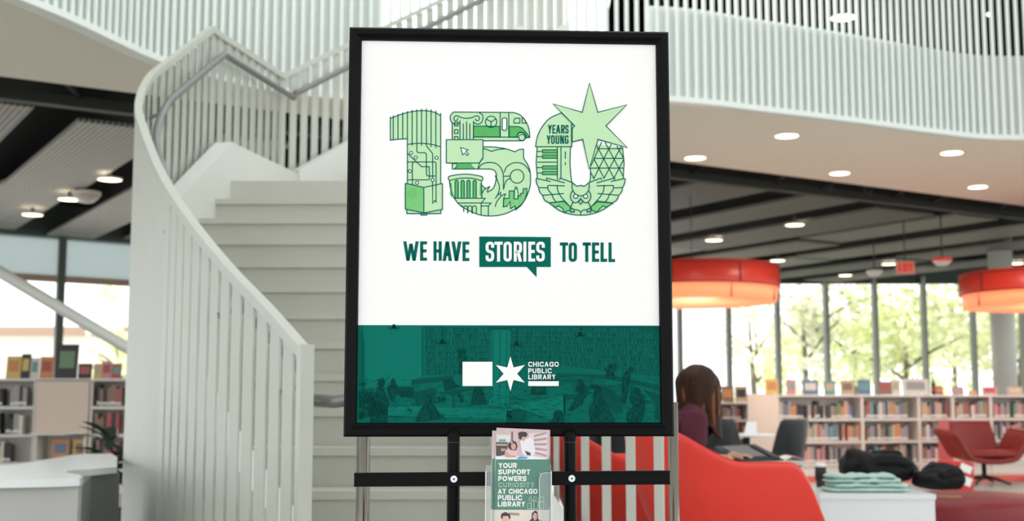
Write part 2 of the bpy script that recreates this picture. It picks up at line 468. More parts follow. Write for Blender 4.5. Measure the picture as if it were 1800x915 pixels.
nw = P(533, 606, Y1 - 0.03)
mesh_obj('newel_post', MB().box((nw.x + 0.01, nw.y - 0.01, nw.z / 2), (0.05, 0.05, nw.z + 0.002), 0.5), m_slat, stair)
rp = spline([(0.52, 4.48, 0), (0.36, 4.68, 0), (0.22, 4.92, 0), (0.13, 5.25, 0), (0.07, 5.8, 0), (0.05, 7.0, 0), (0.05, YL, 0)], 8)
rp3 = [Vector((p.x, p.y, max(RIS, zl(p.y)))) for p in rp]
RR = with_normals(rp3)
smooth_by_angle(mesh_obj('top_rail', MB().ribbon(RR, -0.03, 0.03, RH - 0.045, RH), m_slat, stair))
smooth_by_angle(mesh_obj('stringer', MB().ribbon(RR, -0.17, -0.05, -0.17, 0.27), m_white, stair))
slats(rp3[::-1], 0.15, stair, lambda p: 0.0, 0.04)
def xl(Y):
    best = min(lower, key=lambda p: abs(p.y - Y)); return best.x
def xr(Y):
    best = min(rp, key=lambda p: abs(p.y - Y)); return best.x
for k in range(1, 16):
    y0 = Y1 + (k - 1) * TRD; y1 = y0 + TRD; z = k * RIS
    a0, a2 = xl(y0) + 0.04, xl(y1) + 0.04; b0, b2 = xr(y0) - 0.04, xr(y1) - 0.04
    if k < 15:
        mesh_obj('tread', MB().prism([(a0, y0 - 0.025), (b0, y0 - 0.025), (b2, y1 + 0.02), (a2, y1 + 0.02)], z - 0.035, z), m_stair, stair)
    mesh_obj('riser', MB().prism([(a0, y0), (b0, y0), (b0, y0 + 0.03), (a0, y0 + 0.03)], z - RIS, z - 0.035), m_stair, stair)
ld_ = [(p.x + 0.03, p.y) for p in allp if p.y >= YL and allp.index(p) <= kf2]
land = [(xl(YL) + 0.03, YL - 0.025)] + ld_ + [(v1.x + 1.5, v1.y + 0.4), (0.05, YL - 0.025)]
mesh_obj('landing', MB().prism(land, LAND - 0.2, LAND), m_stair, stair)
pr = Vector((f2d.y, -f2d.x, 0))
for k in range(1, 9):
    c = v1 + f2d * (0.12 + 0.28 * k) + pr * 0.62
    mesh_obj('upper_tread', MB().box((c.x, c.y, LAND + k * RIS - 0.09), (0.29, 1.05, 0.17), math.atan2(f2d.y, f2d.x)), m_stair, stair)

# ------------------------------------------------------------------ columns
def col_obj(name, a, b, r, label, m=None):
    c = empty(name, (a[0], a[1], 0), label, 'column')
    mesh_obj('shaft', MB().tube([a, b], r, 24), m or m_white, c, True)
    mesh_obj('base_ring', MB().tube([a, Vector(a) + (Vector(b) - Vector(a)).normalized() * 0.1], r * 1.15, 24), m_lamp_trim, c, True)
    return c
cx = XA(1765, 25, 2)
col_obj('round_column', (cx, 25, 0), (cx, 25, CEIL + 0.5), 0.235, 'thick round white column rising by the windows beside a red drum lamp')
ca, cb = P(0, 478, 12.2), P(215, 606, 12.2); dd = (cb - ca)
bt = ca + dd * (-(ca.z) / dd.z); tp = ca + dd * ((CEIL - ca.z) / dd.z)
col_obj('leaning_column', tuple(bt), tuple(tp), 0.058, 'slim white leaning column crossing in front of the windows beside the staircase')

# ------------------------------------------------------------------ lamps in the ceilings
def downlight(px, py, z, r, label, grp, direct=None):
    p = PZ(px, py, z)
    d = empty('downlight', (p.x, p.y, z), label, 'ceiling light', grp)
    mesh_obj('lens', MB().lathe([(0.001, -0.012), (r, -0.012), (r, 0.0), (0.001, 0.0)], 24, (p.x, p.y, z)), m_lamp, d, True)
    if z > 3.9 and z < 3.99: mesh_obj('stem', MB().tube([(p.x, p.y, z), (p.x, p.y, 4.63)], 0.03, 8), m_pipe, d)
    lg = bpy.data.lights.new('downlight_bulb', 'SPOT'); lg.energy = 130; lg.spot_size = 2.2; lg.spot_blend = 0.6; lg.color = (1.0, 0.92, 0.8); lg.shadow_soft_size = r
    lo = bpy.data.objects.new('downlight_bulb', lg); COL.objects.link(lo); lo.parent = d; lo.location = (0, 0, -0.04)
    mesh_obj('trim_ring', MB().lathe([(r, -0.016), (r * 1.12, -0.012), (r * 1.12, 0.01), (r, 0.01), (r, -0.016)], 24, (p.x, p.y, z)), m_lamp_trim, d, True)
for px, py, what in ((1383, 237, 'highest of the soffit lamps under the white balcony'), (1222, 276, 'one nearest the poster under the white balcony'), (1476, 303, 'in the middle of the five under the white balcony'), (1673, 267, 'just under the lip at the right end of the balcony'), (1719, 327, 'lowest one under the right end of the balcony')):
    downlight(px, py, CEIL - 0.002, 0.125, 'round recessed soffit lamp, ' + what, 'lamps in the balcony soffit')
for px, py, what in ((1255, 421, 'above the red drum lamp by the poster'), (1397, 394, 'beyond the red drum lamp, nearest the balcony'), (1367, 457, 'just over the rim of the red drum lamp'), (1486, 483, 'low over the middle windows'), (1563, 463, 'beside the exit sign'), (1786, 462, 'over the red drum lamp at the picture edge'), (193, 314, 'largest of those beside the staircase'), (122, 349, 'middle of the three beside the staircase'), (57, 376, 'lowest of the three beside the staircase')):
    downlight(px, py, CEIL - 0.02, 0.15, 'round lamp in the dark strip ceiling, ' + what, 'lamps in the dark ceiling')
p = PZ(152, 343, CEIL - 0.02)
d = empty('dome_camera', p, 'pale glass dome fixture hanging between lamps of the dark ceiling', 'ceiling fixture')
mesh_obj('dome', MB().lathe([(0.001, -0.12), (0.1, -0.1), (0.17, -0.04), (0.19, 0.0), (0.001, 0.0)], 24, p), M('dome_plastic', (196, 190, 186), 0.3), d, True)
mesh_obj('mount', MB().lathe([(0.2, 0.0), (0.2, 0.05), (0.001, 0.05)], 24, p), m_lamp_trim, d)
for px, py, w in ((1482, 30, 'above the balcony slats'), (1757, 22, 'at the top corner above the balcony slats')):
    downlight(px, py, 7.6, 0.2, 'round lamp in the upper floor ceiling, ' + w, 'upper floor lamps')

# red drum pendants
m_drum = M('red_drum_fabric', (205, 58, 44), 0.35, emit=0.10, emit_rgb=(235, 60, 40), var=0.05)
m_drum2 = M('orange_drum_glow', (250, 150, 105), 0.5, emit=0.75, emit_rgb=(255, 150, 100), var=0.03)
m_seam = M('drum_seam', (120, 28, 22), 0.5)
def drum(cx, cy, z0, R, label):
    d = empty('drum_lamp', (cx, cy, z0), label, 'pendant lamp', 'red drum pendant lamps')
    n = 48; c = (cx, cy, 0)
    sh = mesh_obj('shade', MB().lathe([(R, z0 + 0.2), (R * 1.0, z0 + 0.52), (R * 0.985, z0 + 0.52), (R * 0.985, z0 + 0.2), (R, z0 + 0.2)], n, c), m_drum, d, True)
    mesh_obj('diffuser', MB().lathe([(0.001, z0 + 0.03), (R * 0.94, z0 + 0.0), (R * 0.955, z0 + 0.01), (R * 0.975, z0 + 0.2), (R * 0.96, z0 + 0.22), (0.001, z0 + 0.22)], n, c), m_drum2, d, True)
    mesh_obj('top_disc', MB().lathe([(0.001, z0 + 0.5), (R * 0.985, z0 + 0.5), (R * 0.985, z0 + 0.515), (0.001, z0 + 0.515)], n, c), m_drum, d)
    for zz in (0.2, 0.475):
        mesh_obj('seam_ring', MB().lathe([(R * 1.003, z0 + zz), (R * 1.006, z0 + zz), (R * 1.006, z0 + zz + 0.018), (R * 1.003, z0 + zz + 0.018), (R * 1.003, z0 + zz)], n, c), m_seam, sh)
    for k in range(8):
        t = math.radians(-68 + 45 * k)
        mesh_obj('seam', MB().box((cx + R * math.cos(t), cy + R * math.sin(t), z0 + 0.35), (0.02, 0.02, 0.3), t), m_seam, sh)
        mesh_obj('lower_seam', MB().box((cx + R * 0.965 * math.cos(t - .1), cy + R * 0.965 * math.sin(t - .1), z0 + 0.1), (0.02, 0.012, 0.19), t), m_seam, sh)
    mesh_obj('suspension_rod', MB().tube([(cx, cy + 0.3, z0 + 0.5), (cx, cy + 0.3, CEIL + 0.64)], 0.006, 6), m_pipe, d)
    lg = bpy.data.lights.new('drum_bulb', 'POINT'); lg.energy = 50; lg.color = (1.0, 0.8, 0.62); lg.shadow_soft_size = 0.4
    lo = bpy.data.objects.new('drum_bulb', lg); COL.objects.link(lo); lo.parent = d; lo.location = (0, 0, -0.45)
drum(XA(1222, 18, 2.5), 18.0, CAMZ + 0.078 * 18, 1.21, 'large red drum pendant lamp glowing orange beneath, half hidden by the poster')
drum(XA(1842, 18.9, 2.5), 18.9, CAMZ + 0.0745 * 18.9, 1.26, 'large red drum pendant lamp in front of the round white column')
# unseen roof added over the stair hall, its opening shaped to tune the light
rf = prop(mesh_obj('added_hall_ceiling', MB().prism([(-16, -12), (16, -12), (16, 3), (-16, 3)], 8.2, 8.3).prism([(-16, 3), (-2.5, 3), (-2.5, 11), (-16, 11)], 8.2, 8.3).prism([(3, 3), (16, 3), (16, 11), (3, 11)], 8.2, 8.3).prism([(-9, 11), (6.5, 11), (6.5, 13), (-9, 13)], 8.2, 8.3), M('added_ceiling_white', (220, 222, 220), 0.8)), kind='structure')
# ------------------------------------------------------------------ poster stand
SA = math.radians(3.0)
SD = Vector((math.cos(SA), math.sin(SA), 0)); SN = Vector((math.sin(SA), -math.cos(SA), 0))
S0 = Vector((0, 2.33, 0))
def plane_uv(px, py, o=S0, d=SD, n=SN):
    r = ray(px, py); c = Vector((0, 0, CAMZ))
    t = (o - c).dot(n) / r.dot(n); p = c + r * t
    return ((p - o).dot(d), p.z)
def UV(u, z, off=0.0): return S0 + SD * u + SN * off + Vector((0, 0, z))
def avg(*a): return sum(a) / len(a)
q = [plane_uv(*c) for c in ((612.5, 49), (1171.5, 59), (1186, 766), (607, 767))]
ou0, ou1 = avg(q[0][0], q[3][0]), avg(q[1][0], q[2][0]); oz0, oz1 = avg(q[2][1], q[3][1]), avg(q[0][1], q[1][1])
q = [plane_uv(*c) for c in ((634, 71), (1150, 80), (1163, 742), (629.5, 742.5))]
iu0, iu1 = avg(q[0][0], q[3][0]), avg(q[1][0], q[2][0]); iz0, iz1 = avg(q[2][1], q[3][1]), avg(q[0][1], q[1][1])

stand = empty('poster_stand', (0.0, 2.36, 0), 'tall black metal floor stand with snap frame and round posts holding the poster', 'sign stand')
frame = empty('snap_frame', (0, 0, 0)); frame.parent = stand
frame.location = (0, 0, 0)
prof = [(0.0, -0.022), (0.0, 0.008), (0.15, 0.012), (0.55, 0.0125), (0.8, 0.009), (0.93, 0.008), (1.0, 0.003), (1.0, -0.004)]
O4 = [(ou0, oz0), (ou1, oz0), (ou1, oz1), (ou0, oz1)]; I4 = [(iu0, iz0), (iu1, iz0), (iu1, iz1), (iu0, iz1)]
for k in range(4):
    vs = []
    for c in (k, (k + 1) % 4):
        for t, h in prof:
            u = O4[c][0] + (I4[c][0] - O4[c][0]) * t; z = O4[c][1] + (I4[c][1] - O4[c][1]) * t
            vs.append(UV(u, z, h))
    n = len(prof)
    fs = [(i, (i + 1) % n, n + (i + 1) % n, n + i) for i in range(n)] + [tuple(range(n)), tuple(range(2 * n - 1, n - 1, -1))]
    smooth_by_angle(mesh_obj('frame_rail', MB().add(vs, fs), m_black, frame), 12)
mb = MB(); mb.add([UV(ou0 + .002, oz0 + .002, -0.02), UV(ou1 - .002, oz0 + .002, -0.02), UV(ou1 - .002, oz1 - .002, -0.02), UV(ou0 + .002, oz1 - .002, -0.02),
                   UV(ou0 + .002, oz0 + .002, -0.006), UV(ou1 - .002, oz0 + .002, -0.006), UV(ou1 - .002, oz1 - .002, -0.006), UV(ou0 + .002, oz1 - .002, -0.006)],
                  [(0, 3, 2, 1), (4, 5, 6, 7), (0, 1, 5, 4), (1, 2, 6, 5), (2, 3, 7, 6), (3, 0, 4, 7)])
mesh_obj('backing_board', mb, m_black, frame)
# posts in front of the lower rail, cross bar, bolts, base
pu = [plane_uv(797, 800)[0], plane_uv(999.5, 800)[0]]
ptop = plane_uv(797, 752)[1]
for u in pu:
    a = UV(u, 0.02, 0.024); pts = [a]; rs = [0.0117]
    zt = ptop
    for k in range(7):
        t = math.pi / 2 * k / 6
        pts.append(UV(u, zt - 0.0117 + 0.0117 * math.sin(t), 0.024)); rs.append(max(0.0004, 0.0117 * math.cos(t)))
    po = mesh_obj('post', MB().tube(pts, rs, 20), m_black, stand, True)
    c = UV(u, plane_uv(797, 776)[1], 0.024)
    mesh_obj('post_collar', MB().lathe([(0.0116, -0.0004), (0.0121, -0.0004), (0.0121, 0.0004), (0.0116, 0.0004)], 20, c), M('collar_grey', (62, 62, 66), 0.5), po)
def bar(name, u0, u1, z00, z01, off0, off1, mat, par, z10=None, z11=None):
    z10 = z00 if z10 is None else z10; z11 = z01 if z11 is None else z11
    vs = [UV(u0, z00, off0), UV(u1, z10, off0), UV(u1, z11, off0), UV(u0, z01, off0), UV(u0, z00, off1), UV(u1, z10, off1), UV(u1, z11, off1), UV(u0, z01, off1)]
    return mesh_obj(name, MB().add(vs, [(0, 3, 2, 1), (4, 5, 6, 7), (0, 1, 5, 4), (1, 2, 6, 5), (2, 3, 7, 6), (3, 0, 4, 7)]), mat, par)
cl_ = plane_uv(625.5, 852); ch_ = plane_uv(625.5, 828); cr_ = plane_uv(1170, 848); crh = plane_uv(1170, 824)
cb_ = bar('cross_bar', cl_[0], cr_[0], cl_[1], ch_[1], 0.0365, 0.046, m_black, stand, cr_[1], crh[1])
# raised lips along the bar
def barmid(t, px): return plane_uv(px, 828 + (852 - 828) * t)[1]
for t in (0.08, 0.92):
    za = cl_[1] + (ch_[1] - cl_[1]) * (1 - t); zb = cr_[1] + (crh[1] - cr_[1]) * (1 - t)
    bar('bar_lip', cl_[0], cr_[0], za - .0018, za + .0018, 0.046, 0.0485, m_black, cb_, zb - .0018, zb + .0018)
m_zinc = M('zinc_bolt', (196, 202, 206), 0.25, 0.9)
for px, py in ((797.5, 838.5), (1000.5, 837.5)):
    u, z = plane_uv(px, py)
    m = MB()
    for r, o1 in ((0.0062, 0.049), (0.0045, 0.0515)):
        vs = [UV(u + r * math.cos(2 * math.pi * k / 16), z + r * math.sin(2 * math.pi * k / 16), o) for o in (0.046, o1) for k in range(16)]
        m.add(vs, [(k, (k + 1) % 16, 16 + (k + 1) % 16, 16 + k) for k in range(16)] + [tuple(range(16, 32)), tuple(range(15, -1, -1))])
    b_ = mesh_obj('bolt', m, m_zinc, stand)
    mesh_obj('bolt_socket', MB().add([UV(u + 0.002 * math.cos(math.pi * k / 3), z + 0.002 * math.sin(math.pi * k / 3), 0.0518) for k in range(6)], [tuple(range(6))]), m_pipe, b_)
c = UV((pu[0] + pu[1]) / 2, 0.01, 0.01)
mesh_obj('base_plate', MB().bbox((c.x, c.y, 0.0105), (0.62, 0.40, 0.02), 0.004, SA), m_black, stand)

# ------------------------------------------------------------------ poster print
class Print:
    """flat ink shapes on a sheet, given in picture coordinates of the artwork"""
    def __init__(s, mapf, sheet): s.map = mapf; s.sheet = sheet; s.mb = {}; s.k = 0; s.n = 0; s.split = True
    def key(s, name, mat, lay):
        k = (name, lay, s.k)
        if k not in s.mb: s.mb[k] = (MB(), mat)
        return s.mb[k][0]
    def poly(s, name, mat, lay, pts):
        if len(pts) < 3: return
        tri = tessellate_polygon([[Vector((p[0], p[1], 0)) for p in pts]])
        fs = []
        for t in tri:
            a, b, c = (pts[i] for i in t)
            ar = (b[0] - a[0]) * (c[1] - a[1]) - (b[1] - a[1]) * (c[0] - a[0])
            if abs(ar) < 1e-9: continue
            fs.append(tuple(t) if ar < 0 else tuple(t)[::-1])
        s.key(name, mat, lay).add([s.map(p[0], p[1], lay) for p in pts], fs)
    def one(s, name, mat, lay, pts):          # a piece of its own
        s.n += 1; s.k = s.n; s.poly(name, mat, lay, pts); s.k = 0
    def stroke(s, name, mat, lay, pts, w, closed=False):
        pts = [Vector((p[0], p[1])) for p in pts]
        if closed and (pts[0] - pts[-1]).length < 1e-6: pts = pts[:-1]
        n = len(pts); L = []; R = []
        for i in range(n):
            pv = pts[i - 1] if (i > 0 or closed) else None
            nx = pts[(i + 1) % n] if (i < n - 1 or closed) else None
            d1 = (pts[i] - pv).normalized() if pv is not None and (pts[i] - pv).length > 1e-9 else None
            d2 = (nx - pts[i]).normalized() if nx is not None and (nx - pts[i]).length > 1e-9 else None
            if d1 is None: d1 = d2
            if d2 is None: d2 = d1
            if d1 is None: d1 = d2 = Vector((1, 0))
            n1 = Vector((-d1.y, d1.x)); n2 = Vector((-d2.y, d2.x)); m = n1 + n2
            if m.length < 1e-3: m = n1.copy(); sc = 1.0
            else:
                m.normalize(); sc = min(2.2, 1 / max(0.2, m.dot(n1)))
            L.append(pts[i] + m * (w / 2 * sc)); R.append(pts[i] - m * (w / 2 * sc))
        vs = [s.map(p.x, p.y, lay) for p in L] + [s.map(p.x, p.y, lay) for p in R]
        fs = [(i, (i + 1) % n, n + (i + 1) % n, n + i) for i in range(n if closed else n - 1)]
        s.key(name, mat, lay).add(vs, fs)
    def circ(s, name, mat, lay, cx, cy, r, w=None, ry=None):
        pts = arc(cx, cy, r, ry or r, 0, 360, 24)[:-1]
        if w: s.stroke(name, mat, lay, pts, w, True)
        else: s.poly(name, mat, lay, pts)
    def build(s):
        for (name, lay, k), (mb, mat) in sorted(s.mb.items(), key=lambda t: t[0][1]):
            o = mesh_obj(name, mb, mat, s.sheet, recalc=False)
            if not k: o['kind'] = 'stuff'
def arc(cx, cy, rx, ry, a0, a1, n=12):
    return [(cx + rx * math.cos(math.radians(a0 + (a1 - a0) * i / n)), cy + ry * math.sin(math.radians(a0 + (a1 - a0) * i / n))) for i in range(n + 1)]
def curve(pts, n=6): return [(p.x, p.y) for p in spline([(a[0], a[1], 0) for a in pts], n)]
def T(ox, oy, sc):
    return lambda pts: [(ox + x / sc, oy + y / sc) for x, y in pts]

GL = {'E': [[(1, 0), (0, 0), (0, 1), (1, 1)], [(0, .49), (.9, .49)]], 'T': [[(0, 0), (1, 0)], [(.5, 0), (.5, 1)]],
      'H': [[(0, 0), (0, 1)], [(1, 0), (1, 1)], [(0, .5), (1, .5)]], 'A': [('s', (0, 1), (.5, 0)), ('s', (1, 1), (.5, 0)), [(.2, .7), (.8, .7)]],
      'V': [('s', (0, 0), (.5, 1)), ('s', (1, 0), (.5, 1))], 'W': [('s', (0, 0), (.25, 1)), ('s', (.5, .12), (.25, 1)), ('s', (.5, .12), (.75, 1)), ('s', (1, 0), (.75, 1))],
      'S': [[(1, .27), (1, 0), (0, 0), (0, .48), (1, .52), (1, 1), (0, 1), (0, .73)]], 'O': [[(0, 0), (1, 0), (1, 1), (0, 1), 'c']],
      'R': [[(0, 1), (0, 0), (1, 0), (1, .52), (0, .52)], ('s', (.5, .5), (1, 1))], 'I': [[(.5, 0), (.5, 1)]], 'L': [[(0, 0), (0, 1), (1, 1)]],
      'Y': [('s', (0, 0), (.5, .56)), ('s', (1, 0), (.5, .56)), [(.5, .5), (.5, 1)]], 'U': [[(0, 0), (0, 1), (1, 1), (1, 0)]], 'N': [[(0, 0), (0, 1)], [(1, 0), (1, 1)], ('s', (0, 0), (1, 1))],
      'G': [[(1, .27), (1, 0), (0, 0), (0, 1), (1, 1), (1, .52), (.55, .52)]], 'C': [[(1, .29), (1, 0), (0, 0), (0, 1), (1, 1), (1, .71)]],
      'P': [[(0, 1), (0, 0), (1, 0), (1, .56), (0, .56)]], 'B': [[(0, .48), (0, 0), (.92, 0), (.92, .48), (0, .48)], [(0, .48), (0, 1), (1, 1), (1, .48), (.5, .48)]],
      'X': [('s', (0, 0), (1, 1)), ('s', (1, 0), (0, 1))]}
def rounded(pts, r, closed, only_right):
    n = len(pts); out = []
    for i, p in enumerate(pts):
        if not closed and i in (0, n - 1): out.append(p); continue
        a = Vector(pts[i - 1]); b = Vector(p); c = Vector(pts[(i + 1) % n])
        if only_right and b.x < only_right: out.append(p); continue
        l1 = (a - b).length; l2 = (c - b).length; rr = min(r, l1 * 0.5, l2 * 0.5)
        p0 = b + (a - b).normalized() * rr; p2 = b + (c - b).normalized() * rr
        for k in range(5):
            t = k / 4; q = p0 * (1 - t) ** 2 + b * (2 * t * (1 - t)) + p2 * t * t
            out.append((q.x, q.y))
    return out
def glyph(pr, name, mat, lay, ch, x0, x1, y0, y1, w, rad=None):
    if pr.split: pr.n += 1; pr.k = pr.n
    for pl in GL[ch]:
        if pl[0] == 's':                  # slanted stem cut level at both ends
            hw = w * 0.54
            if ch == 'W': hw = w * 0.5
            (xa0, ya0), (xb0, yb0) = pl[1], pl[2]
            xs_ = lambda q: x0 + hw + (x1 - x0 - 2 * hw) * q
            ys_ = lambda q: y0 + (y1 - y0) * q
            pr.poly(name, mat, lay, [(xs_(xa0) - hw, ys_(ya0)), (xs_(xa0) + hw, ys_(ya0)), (xs_(xb0) + hw, ys_(yb0)), (xs_(xb0) - hw, ys_(yb0))])
            continue
        closed = pl[-1] == 'c'; pl = pl[:-1] if closed else pl
        ext = w / 2
        X0, X1, Y0, Y1_ = x0 + ext, x1 - ext, y0 + ext, y1 - ext
        if ch in 'Q': X0, X1 = x0 + ext * 1.05, x1 - ext * 1.05
        pts = [(X0 + (X1 - X0) * a, Y0 + (Y1_ - Y0) * b) for a, b in pl]
        if ch in 'SOUGCPRBD':
            pts = rounded(pts, rad or (x1 - x0) * 0.42, closed, (X0 + X1) / 2 if ch in 'PRB' else None)
        if not closed:                    # let free ends reach the letter's edge
            for e, f in ((0, 1), (-1, -2)):
                a = Vector(pts[e]); b = Vector(pts[f]); d = (a - b)
                if d.length > 1e-6:
                    t = pl[e]
                    if t[0] in (0, 1) and t[1] in (0, 1) or ch in 'TIYHN' or (ch == 'E'):
                        if not (ch in 'E' and abs(t[1] - .49) < .01 and t[0] == 0): pts[e] = tuple(a + d.normalized() * ext * (1.0 if not (ch in 'H' and t[1] == .5) else 0))
        pr.stroke(name, mat, lay, pts, w, closed)
    pr.k = 0
WID = {'I': 0.3, 'W': 1.42, 'L': 0.8, 'E': 0.82, 'T': 0.9, 'Y': 1.0, 'A': 1.08, 'O': 1.12, 'C': 1.05, 'G': 1.1, 'S': 0.95, 'P': 0.92, 'R': 0.97, 'B': 0.97}
def text(pr, name, mat, lay, s, x, y0, y1, width, w, gap=0.22, skew=0.0):
    tot = sum((0.45 if c == ' ' else WID.get(c, 1.0)) for c in s) + gap * (len(s) - 1)
    k = width / tot; cx = x
    for c in s:
        if c == ' ': cx += (0.45 + gap) * k; continue
        ww = WID.get(c, 1.0) * k
        glyph(pr, name, mat, lay, c, cx, cx + ww, y0 + skew * (cx - x), y1 + skew * (cx - x), w)
        cx += ww + gap * k

def pmap(px, py, lay):
    u, z = plane_uv(px, py)
    return UV(u, z, 0.0012 + 0.00022 * lay)
poster = mesh_obj('poster', MB().add([UV(iu0 - .004, iz0 - .004, 0.001), UV(iu1 + .004, iz0 - .004, 0.001), UV(iu1 + .004, iz1 + .004, 0.001), UV(iu0 - .004, iz1 + .004, 0.001),
                                      UV(iu0 - .004, iz0 - .004, -0.0015), UV(iu1 + .004, iz0 - .004, -0.0015), UV(iu1 + .004, iz1 + .004, -0.0015), UV(iu0 - .004, iz1 + .004, -0.0015)],
                                     [(0, 1, 2, 3), (7, 6, 5, 4), (0, 4, 5, 1), (1, 5, 6, 2), (2, 6, 7, 3), (3, 7, 4, 0)]), M('poster_paper', (254, 254, 254), 0.6, var=0.0, spec=0.04))
prop(poster, 'white and green anniversary poster with a patterned 150 and the slogan about stories', 'poster')
pr = Print(pmap, poster)
i_line = M('ink_dark_green', (6, 104, 91), 0.6, var=0.02, spec=0.04)
i_mint = M('ink_mint', (196, 233, 188), 0.6, var=0.14, scale=900, spec=0.04)
i_mid = M('ink_leaf_green', (128, 203, 128), 0.6, var=0.14, scale=160, spec=0.04)
i_deep = M('ink_grass_green', (96, 184, 104), 0.6, var=0.16, scale=300, spec=0.04)
i_white = M('ink_white', (254, 254, 254), 0.6, var=0.0, spec=0.04)
i_teal = M('ink_teal', (9, 101, 89), 0.6, var=0.03, scale=40, spec=0.04)
i_teal_d = M('ink_teal_dark', (7, 80, 72), 0.6, var=0.04, scale=300, spec=0.04)  # dark ink tone of the printed engraving
i_teal_dd = M('ink_teal_deep', (6, 60, 55), 0.6, var=0.05, scale=300, spec=0.04)
i_teal_l = M('ink_teal_light', (13, 114, 100), 0.6, var=0.03, spec=0.04)
LW = 1.7
# --- numeral 1
t = T(675, 180, 4.467)
top1 = curve([(50, 128), (110, 103), (185, 80), (260, 68), (330, 66), (400, 80), (445, 106)])
pr.one('numeral_one', i_mint, 1, t(top1 + [(445, 872), (183, 872), (183, 287), (110, 290), (50, 297)]))
pr.stroke('numeral_one_lines', i_line, 3, t(top1), LW)
pr.stroke('numeral_one_lines', i_line, 3, t([(50, 112), (50, 297), (110, 290), (183, 285)]), LW)
for x, a, b in ((73, 103, 293), (110, 92, 290), (147, 80, 287), (184, 70, 640), (221, 60, 340), (258, 55, 380), (295, 50, 340), (333, 50, 340), (370, 55, 352), (407, 65, 360), (445, 85, 640)):
    pr.stroke('numeral_one_lines', i_line, 3, t([(x, a), (x, b)]), LW)
pr.stroke('numeral_one_lines', i_line, 3, t(curve([(183, 330), (260, 322), (330, 324), (400, 336), (445, 350)])), LW)
for pl in ([(258, 380), (262, 391), (272, 395), (318, 395), (329, 399), (333, 410), (333, 563), (337, 574), (348, 578), (404, 578)], [(333, 340), (382, 403), (382, 600)],
           [(183, 400), (295, 505), (355, 505), (357, 600), (347, 608), (183, 608)], [(183, 468), (396, 468), (406, 472), (409, 482), (409, 782), (396, 772), (382, 792), (382, 622)],
           [(223, 650), (223, 484), (227, 472), (238, 468)]):
    pr.stroke('numeral_one_lines', i_line, 3, t(pl), LW)
for x, y in ((213, 397), (250, 433), (413, 435), (203, 540), (260, 632), (382, 609)):
    cx, cy = t([(x, y)])[0]
    pr.circ('numeral_one_dots', i_white, 4, cx, cy, 2.6); pr.circ('numeral_one_dot_rings', i_line, 5, cx, cy, 2.6, 1.5)
pr.one('numeral_one_book_back', i_mint, 4, t([(180, 843), (180, 872), (445, 872), (445, 843)]))
pr.one('numeral_one_book_page', i_mid, 5, t([(168, 635), (313, 668), (313, 868), (168, 838)]))
pr.one('numeral_one_book_cover', i_mint, 5, t([(313, 668), (458, 638), (458, 840), (313, 868)]))
for k in range(12):
    a = math.radians(k * 30 + 8)
    pr.stroke('numeral_one_book_rays', i_deep, 6, t([(222 + 12 * math.cos(a), 718 + 12 * math.sin(a)), (222 + 48 * math.cos(a), 718 + 48 * math.sin(a))]), 0.7)
for pl in ([(168, 635), (313, 668), (458, 638), (458, 840), (313, 868), (168, 838), (168, 635)], [(313, 668), (313, 868)], [(180, 843), (180, 872), (445, 872), (445, 843)], [(292, 872), (292, 884), (335, 884), (335, 872)],
           [(409, 640), (409, 782), (396, 772), (382, 792), (382, 650)], [(223, 650), (223, 640)]):
    pr.stroke('numeral_one_book_lines', i_line, 7, t(pl), LW)
# --- numeral 5
a = T(780, 185, 8.7125); b = T(780, 240, 6.3125)
bus = [(150, 105)] + curve([(1060, 112), (1150, 140), (1230, 210), (1290, 320), (1312, 420), (1316, 495)]) + [(1265, 495), (1215, 545), (130, 545), (130, 270)] + curve([(115, 250), (98, 195), (115, 140), (150, 110)])
pr.one('numeral_five', i_mint, 1, a(bus))
body = [(600, 635)] + curve([(700, 633), (860, 645), (985, 680), (1095, 716)]) + curve([(1095, 716), (1150, 685), (1222, 672)]) + [(1222, 805)]
body = a(body) + b(curve([(885, 240), (940, 330), (962, 430), (950, 580), (880, 730), (780, 810), (660, 862), (530, 880), (400, 868), (280, 820), (180, 760), (110, 670), (75, 570), (64, 490)]) + curve([(64, 490), (52, 465), (75, 437), (240, 417), (410, 440), (432, 470), (420, 495)])
      + curve([(420, 540), (460, 578), (540, 575), (572, 520), (580, 440), (560, 380), (520, 360)]) + [(95, 360), (95, 298)])
pr.one('numeral_five', i_mint, 1, body)
for pl in ([(455, 320), (860, 325), (860, 487), (455, 487)], [(1000, 325), (1140, 328), (1200, 350), (1265, 420), (1312, 495), (1265, 495), (1240, 440), (1190, 415), (1140, 430), (1118, 490), (1000, 490)]):
    pr.one('numeral_five_bus_stripe', i_deep, 2, a(pl)); pr.stroke('numeral_five_lines', i_line, 3, a(pl), LW, True)
pr.poly('numeral_five_monitor_foot', i_deep, 2, b([(165, 300), (305, 300), (320, 330), (350, 355), (120, 355), (150, 330)]))
for x in (80, 143, 210, 275, 343, 405):
    w_ = 18 if 100 < x < 400 else 10
    pr.poly('numeral_five_windows', i_deep, 2, b([(x - w_, 683)] + arc(x, 505, w_, w_ * 1.1, 180, 360, 8) + [(x + w_, 683)]) if 100 < x < 400 else b([(x - 6 if x > 300 else x - 10, 640), (x - 4, 515), (x + 10, 515), (x + 12, 683)]))
    if 100 < x < 400: pr.stroke('numeral_five_lines', i_line, 3, b([(x - 18, 683)] + arc(x, 505, 18, 20, 180, 360, 8) + [(x + 18, 683)]), LW)
sky_ = [(665, 690), (725, 683), (727, 603), (780, 603), (780, 690), (820, 690), (822, 655), (852, 655), (852, 632), (880, 628), (882, 577), (922, 577), (922, 630), (900, 700), (860, 760), (800, 812), (790, 770), (740, 800), (735, 720), (700, 775), (660, 780)]
